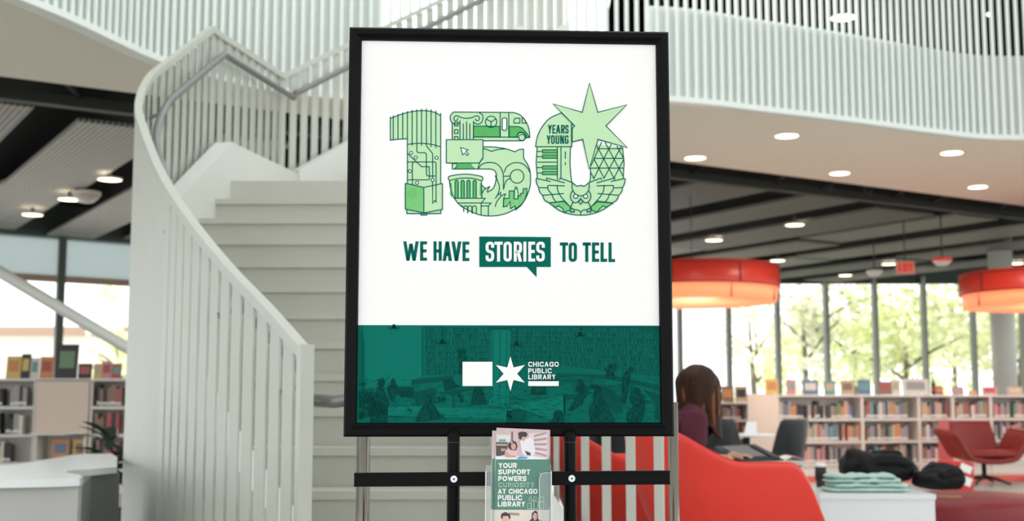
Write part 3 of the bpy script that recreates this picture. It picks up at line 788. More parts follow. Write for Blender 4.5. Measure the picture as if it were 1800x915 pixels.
pr.one('numeral_five_skyline', i_mid, 2, b(sky_)); pr.stroke('numeral_five_lines', i_line, 3, b(sky_), LW, True)
pr.poly('numeral_five_tower', i_mint, 3, b([(790, 585), (812, 575), (830, 660), (820, 692), (782, 692)]))
for pl in ([(782, 692), (785, 590), (815, 575), (830, 660), (820, 692), (782, 692)], [(793, 585), (793, 550)], [(808, 575), (808, 555)]):
    pr.stroke('numeral_five_lines', i_line, 4, b(pl), LW * 0.85)
# outlines
pr.stroke('numeral_five_lines', i_line, 3, a(bus), LW, True)
for pl in ([(455, 240), (455, 545)], [(248, 235), (248, 540)], [(300, 282), (300, 540)], [(350, 250), (350, 540)], [(400, 282), (400, 540)], [(130, 270), (130, 540)], [(455, 487), (1150, 490)], [(865, 115), (865, 490)], [(995, 115), (995, 490)],
           curve([(215, 195), (205, 232), (170, 235), (155, 205), (175, 168), (215, 165), (270, 190), (350, 202), (430, 190), (490, 165), (530, 170), (547, 205), (530, 235), (500, 238), (485, 205)], 4),
           curve([(540, 112), (590, 150), (600, 200), (580, 260), (540, 288), (500, 288), (455, 265)], 5), curve([(130, 270), (170, 290), (210, 288), (248, 262)], 5),
           [(725, 255), (725, 340)], [(725, 255), (655, 215)], [(725, 255), (798, 212)],
           curve([(1118, 490), (1130, 440), (1165, 415), (1210, 417), (1245, 445), (1265, 495)], 5)):
    pr.stroke('numeral_five_lines', i_line, 3, a(pl), LW)
for y in (290, 405, 510):
    pr.stroke('numeral_five_lines', i_line, 3, a([(165, y - 28), (218, y - 28), (218, y + 28), (165, y + 28)]), LW, True)
cx, cy = a([(725, 255)])[0]; pr.circ('numeral_five_lines', i_line, 3, cx, cy, 10.0, LW)
cx, cy = a([(1195, 495)])[0]; pr.circ('numeral_five_wheel', i_mint, 4, cx, cy, 5.6); pr.circ('numeral_five_lines', i_line, 5, cx, cy, 5.4, LW)
for pl in ([(1075, 275), (1075, 225), (1095, 200), (1165, 200), (1165, 275)], [(1200, 275), (1200, 200), (1220, 195), (1268, 275)]):
    pr.stroke('numeral_five_lines', i_line, 3, a(pl), LW, True)
slot = arc(930, 220, 34, 26, 180, 360, 8) + arc(930, 362, 34, 26, 0, 180, 8)
pr.poly('numeral_five_slot', i_white, 4, a(slot)); pr.stroke('numeral_five_lines', i_line, 5, a(slot), LW, True)
# monitor and pointer
mon = [(40, 530), (600, 530), (600, 800), (545, 885), (40, 885)]
pr.one('numeral_five_monitor', i_mint, 4, a(mon)); pr.stroke('numeral_five_lines', i_line, 5, a(mon), LW, True)
ptr = [(260, 650), (372, 685), (335, 712), (382, 752), (358, 772), (318, 735), (290, 760)]
pr.poly('numeral_five_pointer', i_white, 5, a(ptr)); pr.stroke('numeral_five_lines', i_line, 6, a(ptr), LW * 0.9, True)
# owl head, flames, tower of the old building
for pl in (curve([(437, 115), (520, 115), (600, 122), (690, 137), (792, 170)]) + curve([(792, 170), (830, 148), (885, 140)])[1:] + [(885, 238)] + curve([(885, 240), (940, 330), (962, 430), (950, 580), (880, 730), (780, 810), (660, 862), (530, 880), (400, 868), (280, 820), (180, 760), (110, 670), (75, 570), (64, 490)])[1:] + curve([(64, 490), (52, 465), (75, 437), (240, 417), (410, 440), (432, 470), (420, 495)])[1:],
           curve([(437, 135), (480, 145), (528, 165)]) + curve([(528, 165), (600, 145), (690, 137)])[1:], curve([(64, 490), (150, 468), (240, 460), (330, 466), (420, 492)]),
           curve([(437, 240), (400, 290), (378, 355)]), curve([(385, 355), (430, 305), (510, 288), (590, 305), (640, 360), (662, 430)]) + [(662, 590)], curve([(668, 400), (700, 335), (760, 297), (810, 290), (870, 300), (930, 350), (955, 400)]),
           [(665, 440), (740, 440)], curve([(668, 575), (675, 530), (700, 485), (745, 460)]), [(95, 300), (95, 360), (520, 360)], curve([(520, 360), (560, 375), (582, 410), (585, 445)]),
           curve([(570, 430), (600, 500), (618, 560), (605, 630), (570, 690)]), curve([(585, 445), (572, 520), (545, 578), (500, 610), (482, 618)]), [(482, 618), (490, 580), (515, 552)], curve([(515, 552), (470, 575), (440, 600), (424, 635)]), curve([(424, 540), (445, 562), (465, 572)]),
           [(600, 655), (632, 618), (632, 665)], curve([(632, 665), (660, 645), (688, 635)]), curve([(688, 635), (665, 690), (662, 780)]), curve([(570, 780), (590, 720), (632, 668)]),
           [(110, 685), (460, 685), (415, 737), (525, 737), (495, 770), (415, 770)], [(150, 737), (415, 737), (415, 870)], [(495, 770), (495, 875)], [(418, 495), (424, 683)], [(66, 495), (72, 560)],
           [(185, 770), (200, 765), (220, 790)]):
    pr.stroke('numeral_five_lines', i_line, 3, b(pl), LW)
for x in (243, 290, 340):
    pr.stroke('numeral_five_lines', i_line, 3, b([(x - 22, 835 + (x - 243) * .2)] + arc(x, 790, 22, 22, 180, 360, 8) + [(x + 22, 850)]), LW)
pr.stroke('numeral_five_lines', i_line, 3, b([(95, 300), (150, 300), (150, 325), (120, 358)]), LW)
cx, cy = b([(813, 442)])[0]; pr.circ('numeral_five_lines', i_line, 3, cx, cy, 12.0, LW)
# --- numeral 0
c = T(935, 140, 7.04); d = T(935, 250, 6.777)
outer = d([(62, 55), (50, 240), (70, 440)] + curve([(48, 432), (60, 500), (110, 620), (200, 720), (330, 815), (470, 858), (580, 868), (690, 858), (830, 812), (960, 725), (1050, 610), (1095, 500), (1104, 442)]) + [(1085, 440), (1097, 300), (1078, 60)] + [(760, 30)])
pr.one('numeral_zero', i_mint, 1, d([(62, 55), (50, 240), (66, 440), (48, 432)] + curve([(48, 432), (60, 500), (110, 620), (200, 720), (330, 815), (470, 858), (580, 868), (690, 858), (830, 812), (960, 725), (1050, 610), (1095, 500), (1104, 442)])[1:] + [(1085, 440), (1097, 300), (1078, 60), (760, 20), (690, 300), (695, 420), (680, 480), (620, 525), (580, 512), (535, 525), (470, 470), (455, 300), (455, 55)]))
cap = curve([(45, 830), (70, 700), (130, 580), (220, 480), (365, 412)]) + [(490, 535), (490, 830)]
pr.one('numeral_zero_dome', i_mint, 2, c(cap)); pr.stroke('numeral_zero_lines', i_line, 4, c(cap), LW, True)
for pl in ([(62, 58), (50, 240), (64, 432)], [(302, 58), (302, 450)], [(345, 58), (345, 430)], [(397, 110), (397, 198)], [(397, 240), (397, 272)], [(458, 58), (452, 240), (460, 380), (478, 500)], [(62, 238), (302, 238)],
           [(1078, 60), (1097, 250), (1085, 440)], [(697, 300), (697, 420), (685, 480)], [(775, 78), (1080, 78)], [(735, 193), (1092, 193)], [(700, 308), (1095, 308)],
           [(830, 0), (700, 285)], [(945, 20), (735, 435)], [(1065, 45), (855, 435)], [(1095, 200), (975, 430)], [(870, 0), (1090, 415)], [(770, 40), (975, 425)], [(735, 195), (860, 430)], [(700, 360), (740, 440)], [(1010, 45), (1090, 190)]):
    pr.stroke('numeral_zero_lines', i_line, 3, d(pl), LW)
for y in (110, 172, 302, 367):
    pr.poly('numeral_zero_keys', i_deep, 2, d([(125, y - 20), (302, y - 20), (302, y + 20), (125, y + 20)]))
    pr.stroke('numeral_zero_lines', i_line, 3, d([(125, y - 20), (302, y - 20), (302, y + 20), (125, y + 20)]), LW * 0.9, True)
    pr.stroke('numeral_zero_lines', i_line, 3, d([(60, y), (125, y)]), LW)
for pl in ([(205, 725), (380, 705), (455, 770), (455, 815), (410, 820), (385, 840), (365, 790), (318, 755), (280, 775)], [(965, 728), (780, 710), (700, 770), (715, 815), (760, 825), (775, 835), (800, 800), (845, 755), (880, 775)]):
    pr.poly('numeral_zero_leaves', i_mid, 4, d(pl)); pr.stroke('numeral_zero_lines', i_line, 5, d(pl), LW, True)
for s_ in (0, 1):
    def mir(pl): return d([((1158 - x) if s_ else x, y) for x, y in pl])
    wing = [(48, 432), (70, 500), (78, 542), (120, 630), (200, 722), (385, 705), (455, 770), (470, 720), (460, 640), (482, 575), (478, 490), (340, 428), (325, 450), (175, 428), (170, 450)]
    pr.poly('numeral_zero_owl', i_mint, 3, mir(wing))
    for pl in (curve([(48, 432), (55, 490), (80, 540)]), [(48, 432), (220, 468)], [(175, 450), (175, 427), (390, 485)], [(325, 452), (338, 428), (478, 480), (535, 525)], [(80, 540), (188, 545)], curve([(80, 540), (90, 590), (125, 632)]), [(188, 515), (390, 520)], curve([(188, 515), (195, 570), (240, 622)]),
               [(125, 632), (378, 612)], curve([(125, 632), (150, 690), (205, 722)]), curve([(300, 510), (305, 570), (340, 640), (390, 700), (455, 770)]), curve([(240, 625), (255, 670), (290, 712)]), curve([(205, 722), (290, 712), (385, 700)]),
               curve([(478, 490), (480, 560), (520, 620), (580, 642)]), curve([(482, 580), (460, 620), (460, 670), (490, 710), (530, 720), (580, 672)]), curve([(490, 715), (470, 750), (462, 790)]), curve([(455, 815), (470, 790), (500, 800), (500, 835), (480, 820), (465, 838), (455, 815)], 4), curve([(500, 805), (540, 805), (580, 830)]), [(535, 525), (580, 513)]):
        pr.stroke('numeral_zero_lines', i_line, 6, mir(pl), LW)
    cx, cy = mir([(520, 645)])[0]; pr.circ('numeral_zero_eyes', i_white, 6, cx, cy, 3.6); pr.circ('numeral_zero_lines', i_line, 7, cx, cy, 3.6, LW)
pr.stroke('numeral_zero_lines', i_line, 7, d([(580, 670), (602, 712), (580, 740), (556, 712)]), LW, True)
pr.stroke('numeral_zero_lines', i_line, 7, d([(580, 830), (580, 866)]), LW)
pr.stroke('numeral_zero_lines', i_line, 6, d(curve([(205, 722), (330, 815), (470, 858), (580, 868), (690, 858), (830, 812), (960, 725)])), LW)
star = [(711, 48), (812, 408), (1168, 316), (912, 575), (1176, 842), (815, 740), (688, 1170), (628, 740), (497, 772), (490, 535), (525, 572), (262, 304), (622, 408)]
star = [(711, 48), (812, 408), (1168, 316), (912, 575), (1176, 842), (815, 740), (706, 1108), (628, 740), (497, 772), (497, 610), (528, 575), (262, 304), (622, 408)]
pr.one('numeral_zero_star', i_mint, 8, c(star)); pr.stroke('numeral_zero_star_lines', i_line, 9, c(star), LW, True)
pr.stroke('numeral_zero_star_lines', i_line, 9, c([(490, 530), (490, 830)]), LW)
for s, y, xs in (('YEARS', 562, (197, 245, 252, 290, 296, 352, 360, 405, 410, 452)), ('YOUNG', 690, (180, 232, 236, 282, 292, 338, 348, 396, 405, 452))):
    for i, ch in enumerate(s):
        q0, q1 = c([(xs[2 * i], y), (xs[2 * i + 1], y + 107)])
        glyph(pr, 'numeral_letter', i_line, 5, ch, q0[0], q1[0], q0[1], q1[1], 2.3)
# --- slogan
for ch, x0_, x1_, y0_, y1_ in (('W', 709, 736, 424, 458), ('E', 738.5, 750.5, 424, 458), ('H', 762, 776.5, 424, 458), ('A', 778, 794.5, 424.2, 458.4), ('V', 793.5, 811, 424.3, 458.4), ('E', 813, 825, 424.5, 458.6),
                               ('T', 984, 998.5, 426, 460), ('O', 999.5, 1014, 426, 460), ('T', 1024, 1038.5, 426, 460), ('E', 1040.5, 1053, 426, 460), ('L', 1055.5, 1067, 426, 460), ('L', 1069.5, 1081, 426, 460.4)):
    glyph(pr, 'slogan_letter', i_line, 2, ch, x0_, x1_, y0_, y1_, 5.4, 5)
pr.one('speech_bubble', i_line, 2, [(842.5, 415.5), (968, 416.5), (968, 469), (943, 469), (943, 487), (926, 469), (842.5, 469)])
for ch, x0_, x1_ in (('S', 853.5, 868.5), ('T', 869, 883.5), ('O', 885, 899.5), ('R', 903, 917.5), ('I', 919.5, 925.5), ('E', 928.5, 940.5), ('S', 942.5, 957.5)):
    glyph(pr, 'bubble_letter', i_white, 4, ch, x0_, x1_, 424.7, 459.5, 5.2, 5)
# --- engraved reading room
def inside(p, poly):
    r = False; j = len(poly) - 1
    for i in range(len(poly)):
        (xi, yi), (xj, yj) = poly[i], poly[j]
        if (yi > p[1]) != (yj > p[1]) and p[0] < (xj - xi) * (p[1] - yi) / (yj - yi) + xi: r = not r
        j = i
    return r
def hatch(poly, dens=0.55):
    xs = [p[0] for p in poly]; ys_ = [p[1] for p in poly]
    hg = random.Random(int(xs[0] * 7))
    for k in range(int((max(xs) - min(xs)) * (max(ys_) - min(ys_)) * dens * 0.35)):
        x = hg.uniform(min(xs), max(xs)); y = hg.uniform(min(ys_), max(ys_)); l = hg.uniform(1.5, 5); sl = hg.choice([-.5, .3, .5])
        if inside((x, y), poly) and inside((x + sl * l, y + l), poly):
            pr.stroke('figure_hatching', hg.choice([i_teal_dd, i_teal_dd, i_teal_l, i_teal]), 10, [(x, y), (x + sl * l, y + l)], 0.55)
ra = T(600, 560, 4.16); rb = T(890, 560, 4.158)
pr.one('reading_room_print', i_teal, 1, [(626, 571), (1168, 572), (1168, 747), (626, 747)])
g = random.Random(11)
pr.one('reading_room_wall', i_teal_l, 2, ra([(165, 50), (595, 50), (595, 420), (520, 450), (500, 490), (165, 500)]))
def cells(tr, xs, y0f, y1f, rows, flip=False):
    for x0_, x1_ in zip(xs, xs[1:]):
        for r_ in range(rows):
            a0 = y0f(x0_) + (y1f(x0_) - y0f(x0_)) * r_ / rows; a1_ = y0f(x0_) + (y1f(x0_) - y0f(x0_)) * (r_ + 1) / rows
            c0 = y0f(x1_) + (y1f(x1_) - y0f(x1_)) * r_ / rows; c1 = y0f(x1_) + (y1f(x1_) - y0f(x1_)) * (r_ + 1) / rows
            pr.poly('reading_room_shelves', i_teal_d, 3, tr([(x0_ + 4, a0 + 5), (x1_ - 4, c0 + 5), (x1_ - 4, c1 - 3), (x0_ + 4, a1_ - 3)]))
            x = x0_ + 7
            while x < x1_ - 8:
                f = (x - x0_) / (x1_ - x0_); yt = a0 + (c0 - a0) * f; yb = a1_ + (c1 - a1_) * f; wd = g.uniform(3, 7)
                hh = yt + 7 + g.uniform(0, 9)
                if g.random() < 0.62: pr.poly('reading_room_books', g.choice([i_teal, i_teal, i_teal_l]), 4, tr([(x, hh), (x + wd * .7, hh), (x + wd * .7 + g.uniform(-2, 2), yb - 4), (x, yb - 4)]))
                x += wd + g.uniform(1, 3)
cells(ra, [612, 700, 805, 905, 1000, 1085], lambda x: 58, lambda x: 410, 8)
cells(rb, [20, 97, 200, 300, 415, 530, 645, 765, 885, 1015, 1128], lambda x: 52, lambda x: 330 + max(0, x - 300) * 0.115, 8)
for tr, xs, y1 in ((ra, [607, 702, 805, 905, 1002], 430), (rb, [97, 200, 300, 415, 530, 645, 765, 885, 1015], 395)):
    for x in xs: pr.stroke('reading_room_uprights', i_teal_l, 5, tr([(x, 52), (x, y1)]), 1.2)
# pillar
pr.one('reading_room_pillar', i_teal_l, 6, ra([(1098, 80), (1235, 80), (1225, 650), (1060, 640), (1098, 560)]))
for x in (1110, 1160, 1210): pr.stroke('reading_room_lines', i_teal_d, 7, ra([(x, 90), (x - 6, 640)]), 0.9)
pr.one('reading_room_pillar_cap', i_teal_d, 7, ra([(1075, 60), (1250, 60), (1240, 80), (1090, 80)]))
# counters and tables
for tr, pl in ((ra, [(510, 448), (820, 412), (815, 440), (520, 480)]), (ra, [(540, 530), (690, 505), (690, 620), (540, 632)]), (ra, [(700, 540), (960, 500), (940, 520), (830, 545), (825, 640), (810, 640), (815, 555)]),
               (rb, [(360, 402), (530, 402), (770, 412), (1130, 490), (1130, 520), (770, 440), (530, 420), (360, 425)]), (rb, [(700, 480), (760, 520), (845, 570), (845, 690), (790, 690), (690, 560)]), (rb, [(415, 560), (580, 550), (580, 575), (430, 590), (430, 700), (418, 700)]), (rb, [(0, 668), (150, 670), (135, 740), (120, 757), (0, 757)]), (rb, [(1010, 520), (1128, 560), (1128, 740), (1090, 720), (1085, 610)])):
    pr.one('printed_counter', i_teal_d, 6, tr(pl))
pr.one('printed_table', i_teal_l, 6, ra([(330, 640), (560, 640), (840, 650), (1248, 660), (1248, 745), (730, 725), (340, 705)]))
pr.one('printed_table', i_teal_l, 6, rb([(0, 640), (430, 560), (430, 720), (330, 740), (150, 670)]))
for k in range(14):
    pr.stroke('reading_room_lines', i_teal_d, 7, ra([(345 + k * 60, 712 + k * 1.5), (405 + k * 60, 714 + k * 1.5)]), 0.9)
    pr.stroke('reading_room_lines', i_teal_dd, 7, ra([(130 + k * 8, 520 - k), (130 + k * 8, 570 - k)]), 0.7)
    pr.stroke('reading_room_lines', i_teal_dd, 7, ra([(440 + k * 7, 500 + abs(k - 7) * 3), (440 + k * 7, 570)]), 0.7)
    pr.stroke('reading_room_lines', i_teal_dd, 7, rb([(400 + k * 24, 440 + k * 2), (400 + k * 24, 480 + k * 3)]), 0.7)
    pr.stroke('reading_room_lines', i_teal_dd, 7, rb([(620 + k * 12, 480 + k * 3), (680 + k * 12, 545 + k * 6)]), 0.6)
# chandeliers
for tr, x, y in ((ra, 740, 165), (ra, 385, 55), (rb, 75, 180), (rb, 540, 110)):
    pr.stroke('reading_room_lamps', i_teal_dd, 8, tr([(x, max(50, y - 110)), (x, y)]), 0.9)
    for k in (-40, -18, 18, 40): pr.stroke('reading_room_lamps', i_teal_dd, 8, tr(curve([(x, y), (x + k * .6, y + 18), (x + k, y + 4)], 4)), 1.1)
    pr.poly('reading_room_lamps', i_teal_dd, 8, tr(arc(x, y, 14, 16, 0, 360, 10)[:-1]))
# figures in the engraving
for tr, pl in ((ra, [(300, 432), (316, 450), (314, 480), (300, 500), (325, 560), (345, 600), (340, 660), (330, 760), (215, 760), (205, 640), (235, 590), (255, 540), (262, 505), (280, 488), (272, 450)]),
               (ra, [(380, 438), (395, 455), (392, 475), (415, 500), (430, 545), (395, 550), (385, 600), (372, 600), (350, 560), (338, 500), (365, 478), (366, 450)]),
               (ra, [(640, 552), (662, 575), (655, 620), (690, 650), (720, 700), (755, 705), (735, 725), (600, 745), (545, 745), (570, 680), (600, 640), (625, 610), (622, 570)]),
               (ra, [(885, 215), (905, 225), (905, 255), (915, 290), (890, 310), (885, 400), (870, 400), (865, 310), (855, 250), (848, 225)]),
               (ra, [(1000, 495), (1030, 510), (1040, 560), (1055, 620), (950, 625), (960, 560), (970, 510)]),
               (ra, [(815, 448), (835, 480), (870, 492), (820, 505), (760, 520), (750, 450)]),
               (rb, [(905, 350), (925, 360), (920, 385), (905, 400), (900, 460), (885, 480), (880, 560), (865, 625), (845, 600), (850, 520), (850, 430), (865, 390), (888, 378)]),
               (rb, [(940, 500), (970, 510), (990, 560), (1010, 610), (1005, 680), (985, 750), (885, 750), (880, 690), (930, 640), (905, 590), (915, 540)]),
               (rb, [(660, 500), (690, 520), (700, 580), (740, 640), (790, 740), (780, 757), (620, 757), (605, 660), (640, 600), (640, 540)]),
               (rb, [(540, 440), (560, 470), (590, 500), (610, 540), (570, 560), (555, 620), (480, 670), (455, 665), (500, 600), (530, 550), (505, 500), (520, 480)]),
               (rb, [(755, 325), (780, 340), (805, 320), (800, 350), (785, 380), (790, 435), (730, 435), (735, 385), (715, 370), (745, 360)]),
               (rb, [(365, 668), (400, 672), (418, 700), (415, 757), (312, 757), (345, 725), (345, 690)]),
               (rb, [(190, 505), (285, 500), (290, 540), (240, 555), (180, 545)])):
    pp = tr(pl)
    pr.one('printed_figure', i_teal_d, 8, pp)
    pr.stroke('figure_outline', i_teal_dd, 9, pp, 0.9, True)
    hatch(pp)
# hatching over the whole engraving
for k in range(150):
    x = g.uniform(634, 1155); y = g.uniform(690, 738); l = g.uniform(4, 16)
    pr.stroke('reading_room_hatching', g.choice([i_teal_d, i_teal_d, i_teal_dd]), 9, [(x, y), (min(1158, x + l), y + g.uniform(-1.5, 1.5))], 0.6)
for (x0_, y0_, x1_, y1_, dx_, n_) in ((632, 688, 660, 700, 3, 9), (640, 596, 640, 690, 0, 1), (636, 580, 636, 690, 0, 1), (742, 575, 742, 660, 0, 1), (704, 679, 728, 697, 2.2, 11), (990, 664, 1050, 672, 4, 14), (1065, 676, 1120, 690, 4, 13), (780, 668, 800, 676, 3, 6), (940, 690, 965, 694, 3, 8)):
    for k in range(n_):
        pr.stroke('reading_room_hatching', i_teal_dd, 7, [(x0_ + k * dx_, y0_), (x0_ + k * dx_ + 0.5, y1_)], 0.7)
for k in range(420):
    x = g.uniform(633, 1158); y = g.uniform(664, 739); l = g.uniform(2, 9); sl = g.choice([0.05, -0.1, 0.6, -0.7])
    pr.stroke('reading_room_hatching', g.choice([i_teal_d, i_teal_d, i_teal_l]), 7, [(x, y), (min(1160, x + l), min(741, y + sl * l))], 0.5)
for tr, pl in ((ra, [(125, 560), (205, 545), (330, 640), (330, 705), (240, 720), (130, 740)]), (ra, [(130, 460), (190, 455), (200, 485), (130, 490)]), (ra, [(690, 560), (760, 555), (770, 610), (700, 620)]), (ra, [(455, 680), (490, 655), (555, 672), (500, 692)]), (ra, [(840, 545), (880, 540), (910, 610), (860, 620)]), (rb, [(270, 430), (390, 430), (390, 500), (280, 500)]), (rb, [(600, 470), (700, 480), (690, 520), (610, 510)])):
    hatch(tr(pl), 0.8)
# --- logo
pr.one('library_logo', i_white, 11, [(813, 635.5), (865.5, 635.5), (865.5, 678), (813, 678)])
st = [(1237, 275), (1259, 358), (1361, 338 - 0), (1290, 402), (1361, 466), (1259, 447), (1237, 530), (1214, 447), (1130, 466), (1188, 402), (1130, 338), (1214, 358)]
st = [(897, 626), (902.5, 645.5), (922.5, 641), (908.8, 656.5), (922.5, 672), (902.5, 667.5), (897, 687), (891.5, 667.5), (871.5, 672), (885.2, 656.5), (871.5, 641), (891.5, 645.5)]
pr.one('library_logo', i_white, 11, st)
for s, y, w_ in (('CHICAGO', 635.5, 53.5), ('PUBLIC', 647, 41), ('LIBRARY', 657.7, 48)):
    text(pr, 'logo_letter', i_white, 11, s, 928.3, y, y + 8.6, w_, 1.7)
pr.one('library_logo', i_white, 11, [(928.3, 669.5), (981.8, 669.5), (981.8, 678), (928.3, 678)])
pr.build()

# ------------------------------------------------------------------ brochures in a clear holder
BY = 2.235
BT = math.radians(6)
def bmap_factory(dx, dz, dy):
    def f(px, py, lay=0):
        p = P(px, py, BY); z0 = 0.9
        y = BY + dy + (p.z - z0) * math.tan(BT) - 0.0002 * lay
        return Vector((p.x + dx, y, p.z + dz))
    return f
m_card = M('brochure_card', (236, 232, 230), 0.35, var=0.01)
i_bg = M('brochure_green', (70, 128, 110), 0.35, var=0.04, scale=20)
b_w = M('brochure_white', (245, 246, 244), 0.35, var=0)
b_out = M('brochure_outline', (206, 228, 218), 0.35, var=0)
def C_(n, rgb): return M('photo_' + n, rgb, 0.35, var=0.08, scale=60)
broch = []
for k, (dx, dz, dy, lab) in enumerate(((0, 0, 0, 'green library leaflet with white capitals, front of the stack in the clear holder'), (-0.006, 0.0005, 0.003, 'leaflet peeking out sideways behind the front one in the clear holder'), (0.0015, 0.0055, 0.006, 'rear leaflet showing its top edge above the others in the clear holder'))):
    bm_ = bmap_factory(dx, dz, dy)
    cs = [(871, 757), (966, 761), (966, 985), (867.5, 985)]
    vs = [bm_(x, y, 0) for x, y in cs] + [bm_(x, y, 0) + Vector((0, 0.0012, 0)) for x, y in cs]
    bo = mesh_obj('leaflet', MB().add(vs, [(0, 3, 2, 1), (4, 5, 6, 7), (0, 1, 5, 4), (1, 2, 6, 5), (2, 3, 7, 6), (3, 0, 4, 7)]), m_card)
    prop(bo, lab, 'leaflet', 'leaflets in the clear holder')
    p2 = Print(bm_, bo)
    p2.one('photo_print', C_('pinkish', (206, 180, 184)), 1, [(871, 757), (966, 761), (966, 806), (871, 806)])
    p2.one('cover_panel', i_bg, 1, [(871, 806), (966, 806), (966, 895), (868.5, 895)])
    p2.one('lower_photo', C_('cream', (222, 214, 204)), 1, [(868.5, 895), (966, 895), (966, 985), (867.5, 985)])
    if k == 0:
        s_ = lambda pl: [(845 + x / 5.228, 740 + y / 5.228) for x, y in pl]
        for n_, rgb, lay, pl in (('window_pale', (214, 218, 212), 2, [(145, 122), (272, 128), (270, 190), (145, 190)]), ('blue_books', (110, 160, 180), 3, [(165, 165), (230, 165), (230, 188), (165, 188)]), ('dark_beam', (92, 84, 86), 2, [(282, 95), (297, 95), (295, 200), (282, 200)]),
                                 ('shelf_dark', (62, 54, 54), 2, [(140, 192), (250, 195), (240, 300), (140, 330)]), ('shelf_books', (176, 150, 130), 3, [(145, 205), (245, 208), (243, 228), (145, 226)]), ('shelf_books', (176, 150, 130), 3, [(185, 250), (235, 252), (225, 275), (185, 275)]),
                                 ('shelf_wall', (222, 206, 208), 2, [(440, 115), (612, 95), (612, 345), (480, 310)]), ('table_white', (236, 232, 236), 4, [(140, 320), (220, 322), (330, 320), (480, 318), (612, 345), (612, 350), (140, 350)]),
                                 ('blue_sheet', (70, 160, 205), 5, [(330, 335), (370, 320), (440, 330), (420, 345), (345, 348)]),
                                 ('hair_black', (38, 28, 30), 6, [(345, 105), (375, 95), (420, 100), (432, 125), (415, 145), (385, 140), (370, 170), (350, 160)]), ('skin', (214, 166, 144), 5, [(362, 120), (400, 112), (414, 150), (400, 182), (372, 165)]),
                                 ('blouse', (228, 226, 234), 5, [(405, 170), (450, 145), (490, 180), (505, 290), (480, 318), (455, 312), (420, 275), (430, 310), (412, 318), (380, 295), (362, 185), (385, 170)]), ('trousers', (50, 56, 72), 6, [(405, 270), (460, 290), (458, 312), (425, 310)]),
                                 ('child_hair', (44, 28, 30), 5, [(250, 215), (268, 190), (300, 178), (328, 195), (338, 230), (325, 265), (300, 270), (270, 260), (252, 240)]), ('child_skin', (206, 156, 134), 6, [(278, 215), (300, 200), (322, 215), (322, 250), (300, 268), (282, 250)]),
                                 ('child_shirt', (220, 186, 196), 4, [(235, 262), (270, 248), (330, 268), (338, 320), (225, 330), (222, 290)]), ('child_arm', (206, 156, 134), 5, [(218, 300), (245, 282), (270, 310), (330, 318), (325, 332), (230, 332)]), ('bow', (240, 180, 196), 7, [(272, 192), (290, 185), (296, 198), (280, 205)])):
            p2.poly('photo_' + n_, C_(n_, rgb), lay, s_(pl))
        for r_ in range(6):
            for q_ in range(14):
                x = 490 + q_ * 8.5; y = 125 + r_ * 38 + q_ * (-2.2 + r_ * 1.1)
                if x + 6 < 610 and y + 20 < 335: p2.poly('photo_spines', C_(('spine_a', 'spine_b', 'spine_c')[(q_ + r_) % 3], ((170, 140, 148), (206, 120, 124), (150, 158, 176))[(q_ + r_) % 3]), 3 + (q_ + r_) % 3, s_([(x, y), (x + 6, y), (x + 6, y + 22), (x, y + 22)]))
        for s, y, x0_, x1_, thin in (('YOUR', 383, 163, 332, 0), ('SUPPORT', 442, 161, 455, 0), ('POWERS', 503, 161, 420, 0), ('CURIOSITY', 560, 160, 495, 1), ('AT CHICAGO', 619, 158, 522, 0), ('PUBLIC', 677, 157, 380, 0), ('LIBRARY', 735, 156, 408, 0)):
            q0, q1 = s_([(x0_, y), (x1_, y + 46)])
            text(p2, 'outlined_letter' if thin else 'cover_letter', b_out if thin else b_w, 3, s, q0[0], q0[1], q1[1], q1[0] - q0[0], 1.5 if thin else 1.95, 0.16)
            if thin: text(p2, 'letter_inner', i_bg, 4, s, q0[0], q0[1], q1[1], q1[0] - q0[0], 0.6, 0.16)
        # small outlined 150
        for pl in ([(445, 705), (460, 690), (475, 725), (445, 725)], [(490, 690), (510, 690), (510, 722), (490, 722)], [(465, 725), (488, 725), (488, 800), (465, 800)], [(432, 750), (462, 750), (462, 800), (432, 800)], [(490, 735), (525, 735), (525, 800), (490, 800)], [(530, 700), (575, 692), (582, 740), (560, 730), (535, 740)], [(530, 745), (580, 745), (575, 800), (535, 800)]):
            p2.stroke('cover_emblem', b_out, 3, s_(pl), 0.6, True)
        for n_, rgb, lay, pl in (('boy_hair', (40, 30, 30), 5, [(185, 880), (190, 845), (225, 830), (265, 845), (275, 880), (262, 900), (205, 900)]), ('boy_face', (222, 178, 154), 6, [(200, 895), (205, 868), (250, 865), (262, 890), (255, 940), (210, 945)]), ('boy_shirt', (70, 60, 60), 5, [(185, 960), (205, 930), (262, 930), (285, 960), (285, 1080), (180, 1080)]),
                                 ('girl_hair', (46, 34, 34), 5, [(468, 900), (470, 840), (500, 815), (520, 830), (525, 900)]), ('girl_face', (216, 168, 146), 6, [(476, 875), (490, 835), (515, 845), (518, 890), (495, 910)]), ('girl_coat', (56, 54, 58), 5, [(440, 915), (475, 885), (520, 890), (570, 915), (575, 1080), (430, 1080)]), ('shelf_low', (168, 140, 110), 2, [(262, 835), (355, 840), (358, 862), (264, 860)])):
            p2.poly('photo_' + n_, C_(n_, rgb), lay, s_(pl))
    p2.build()
    broch.append(bo)
hold = empty('leaflet_holder', (P(910, 900, BY).x, BY, 0.83), 'clear acrylic leaflet holder fixed to the black cross bar', 'holder')
m_acr = glassmat('acrylic', (0.97, 0.98, 0.98), 0.1, 0.02)
xL, xR = P(853, 880, BY).x, P(970, 880, BY).x
zt, zm = P(860, 828, BY).z, 0.75
def hy(z, o): return BY + o + (z - 0.9) * math.tan(BT)
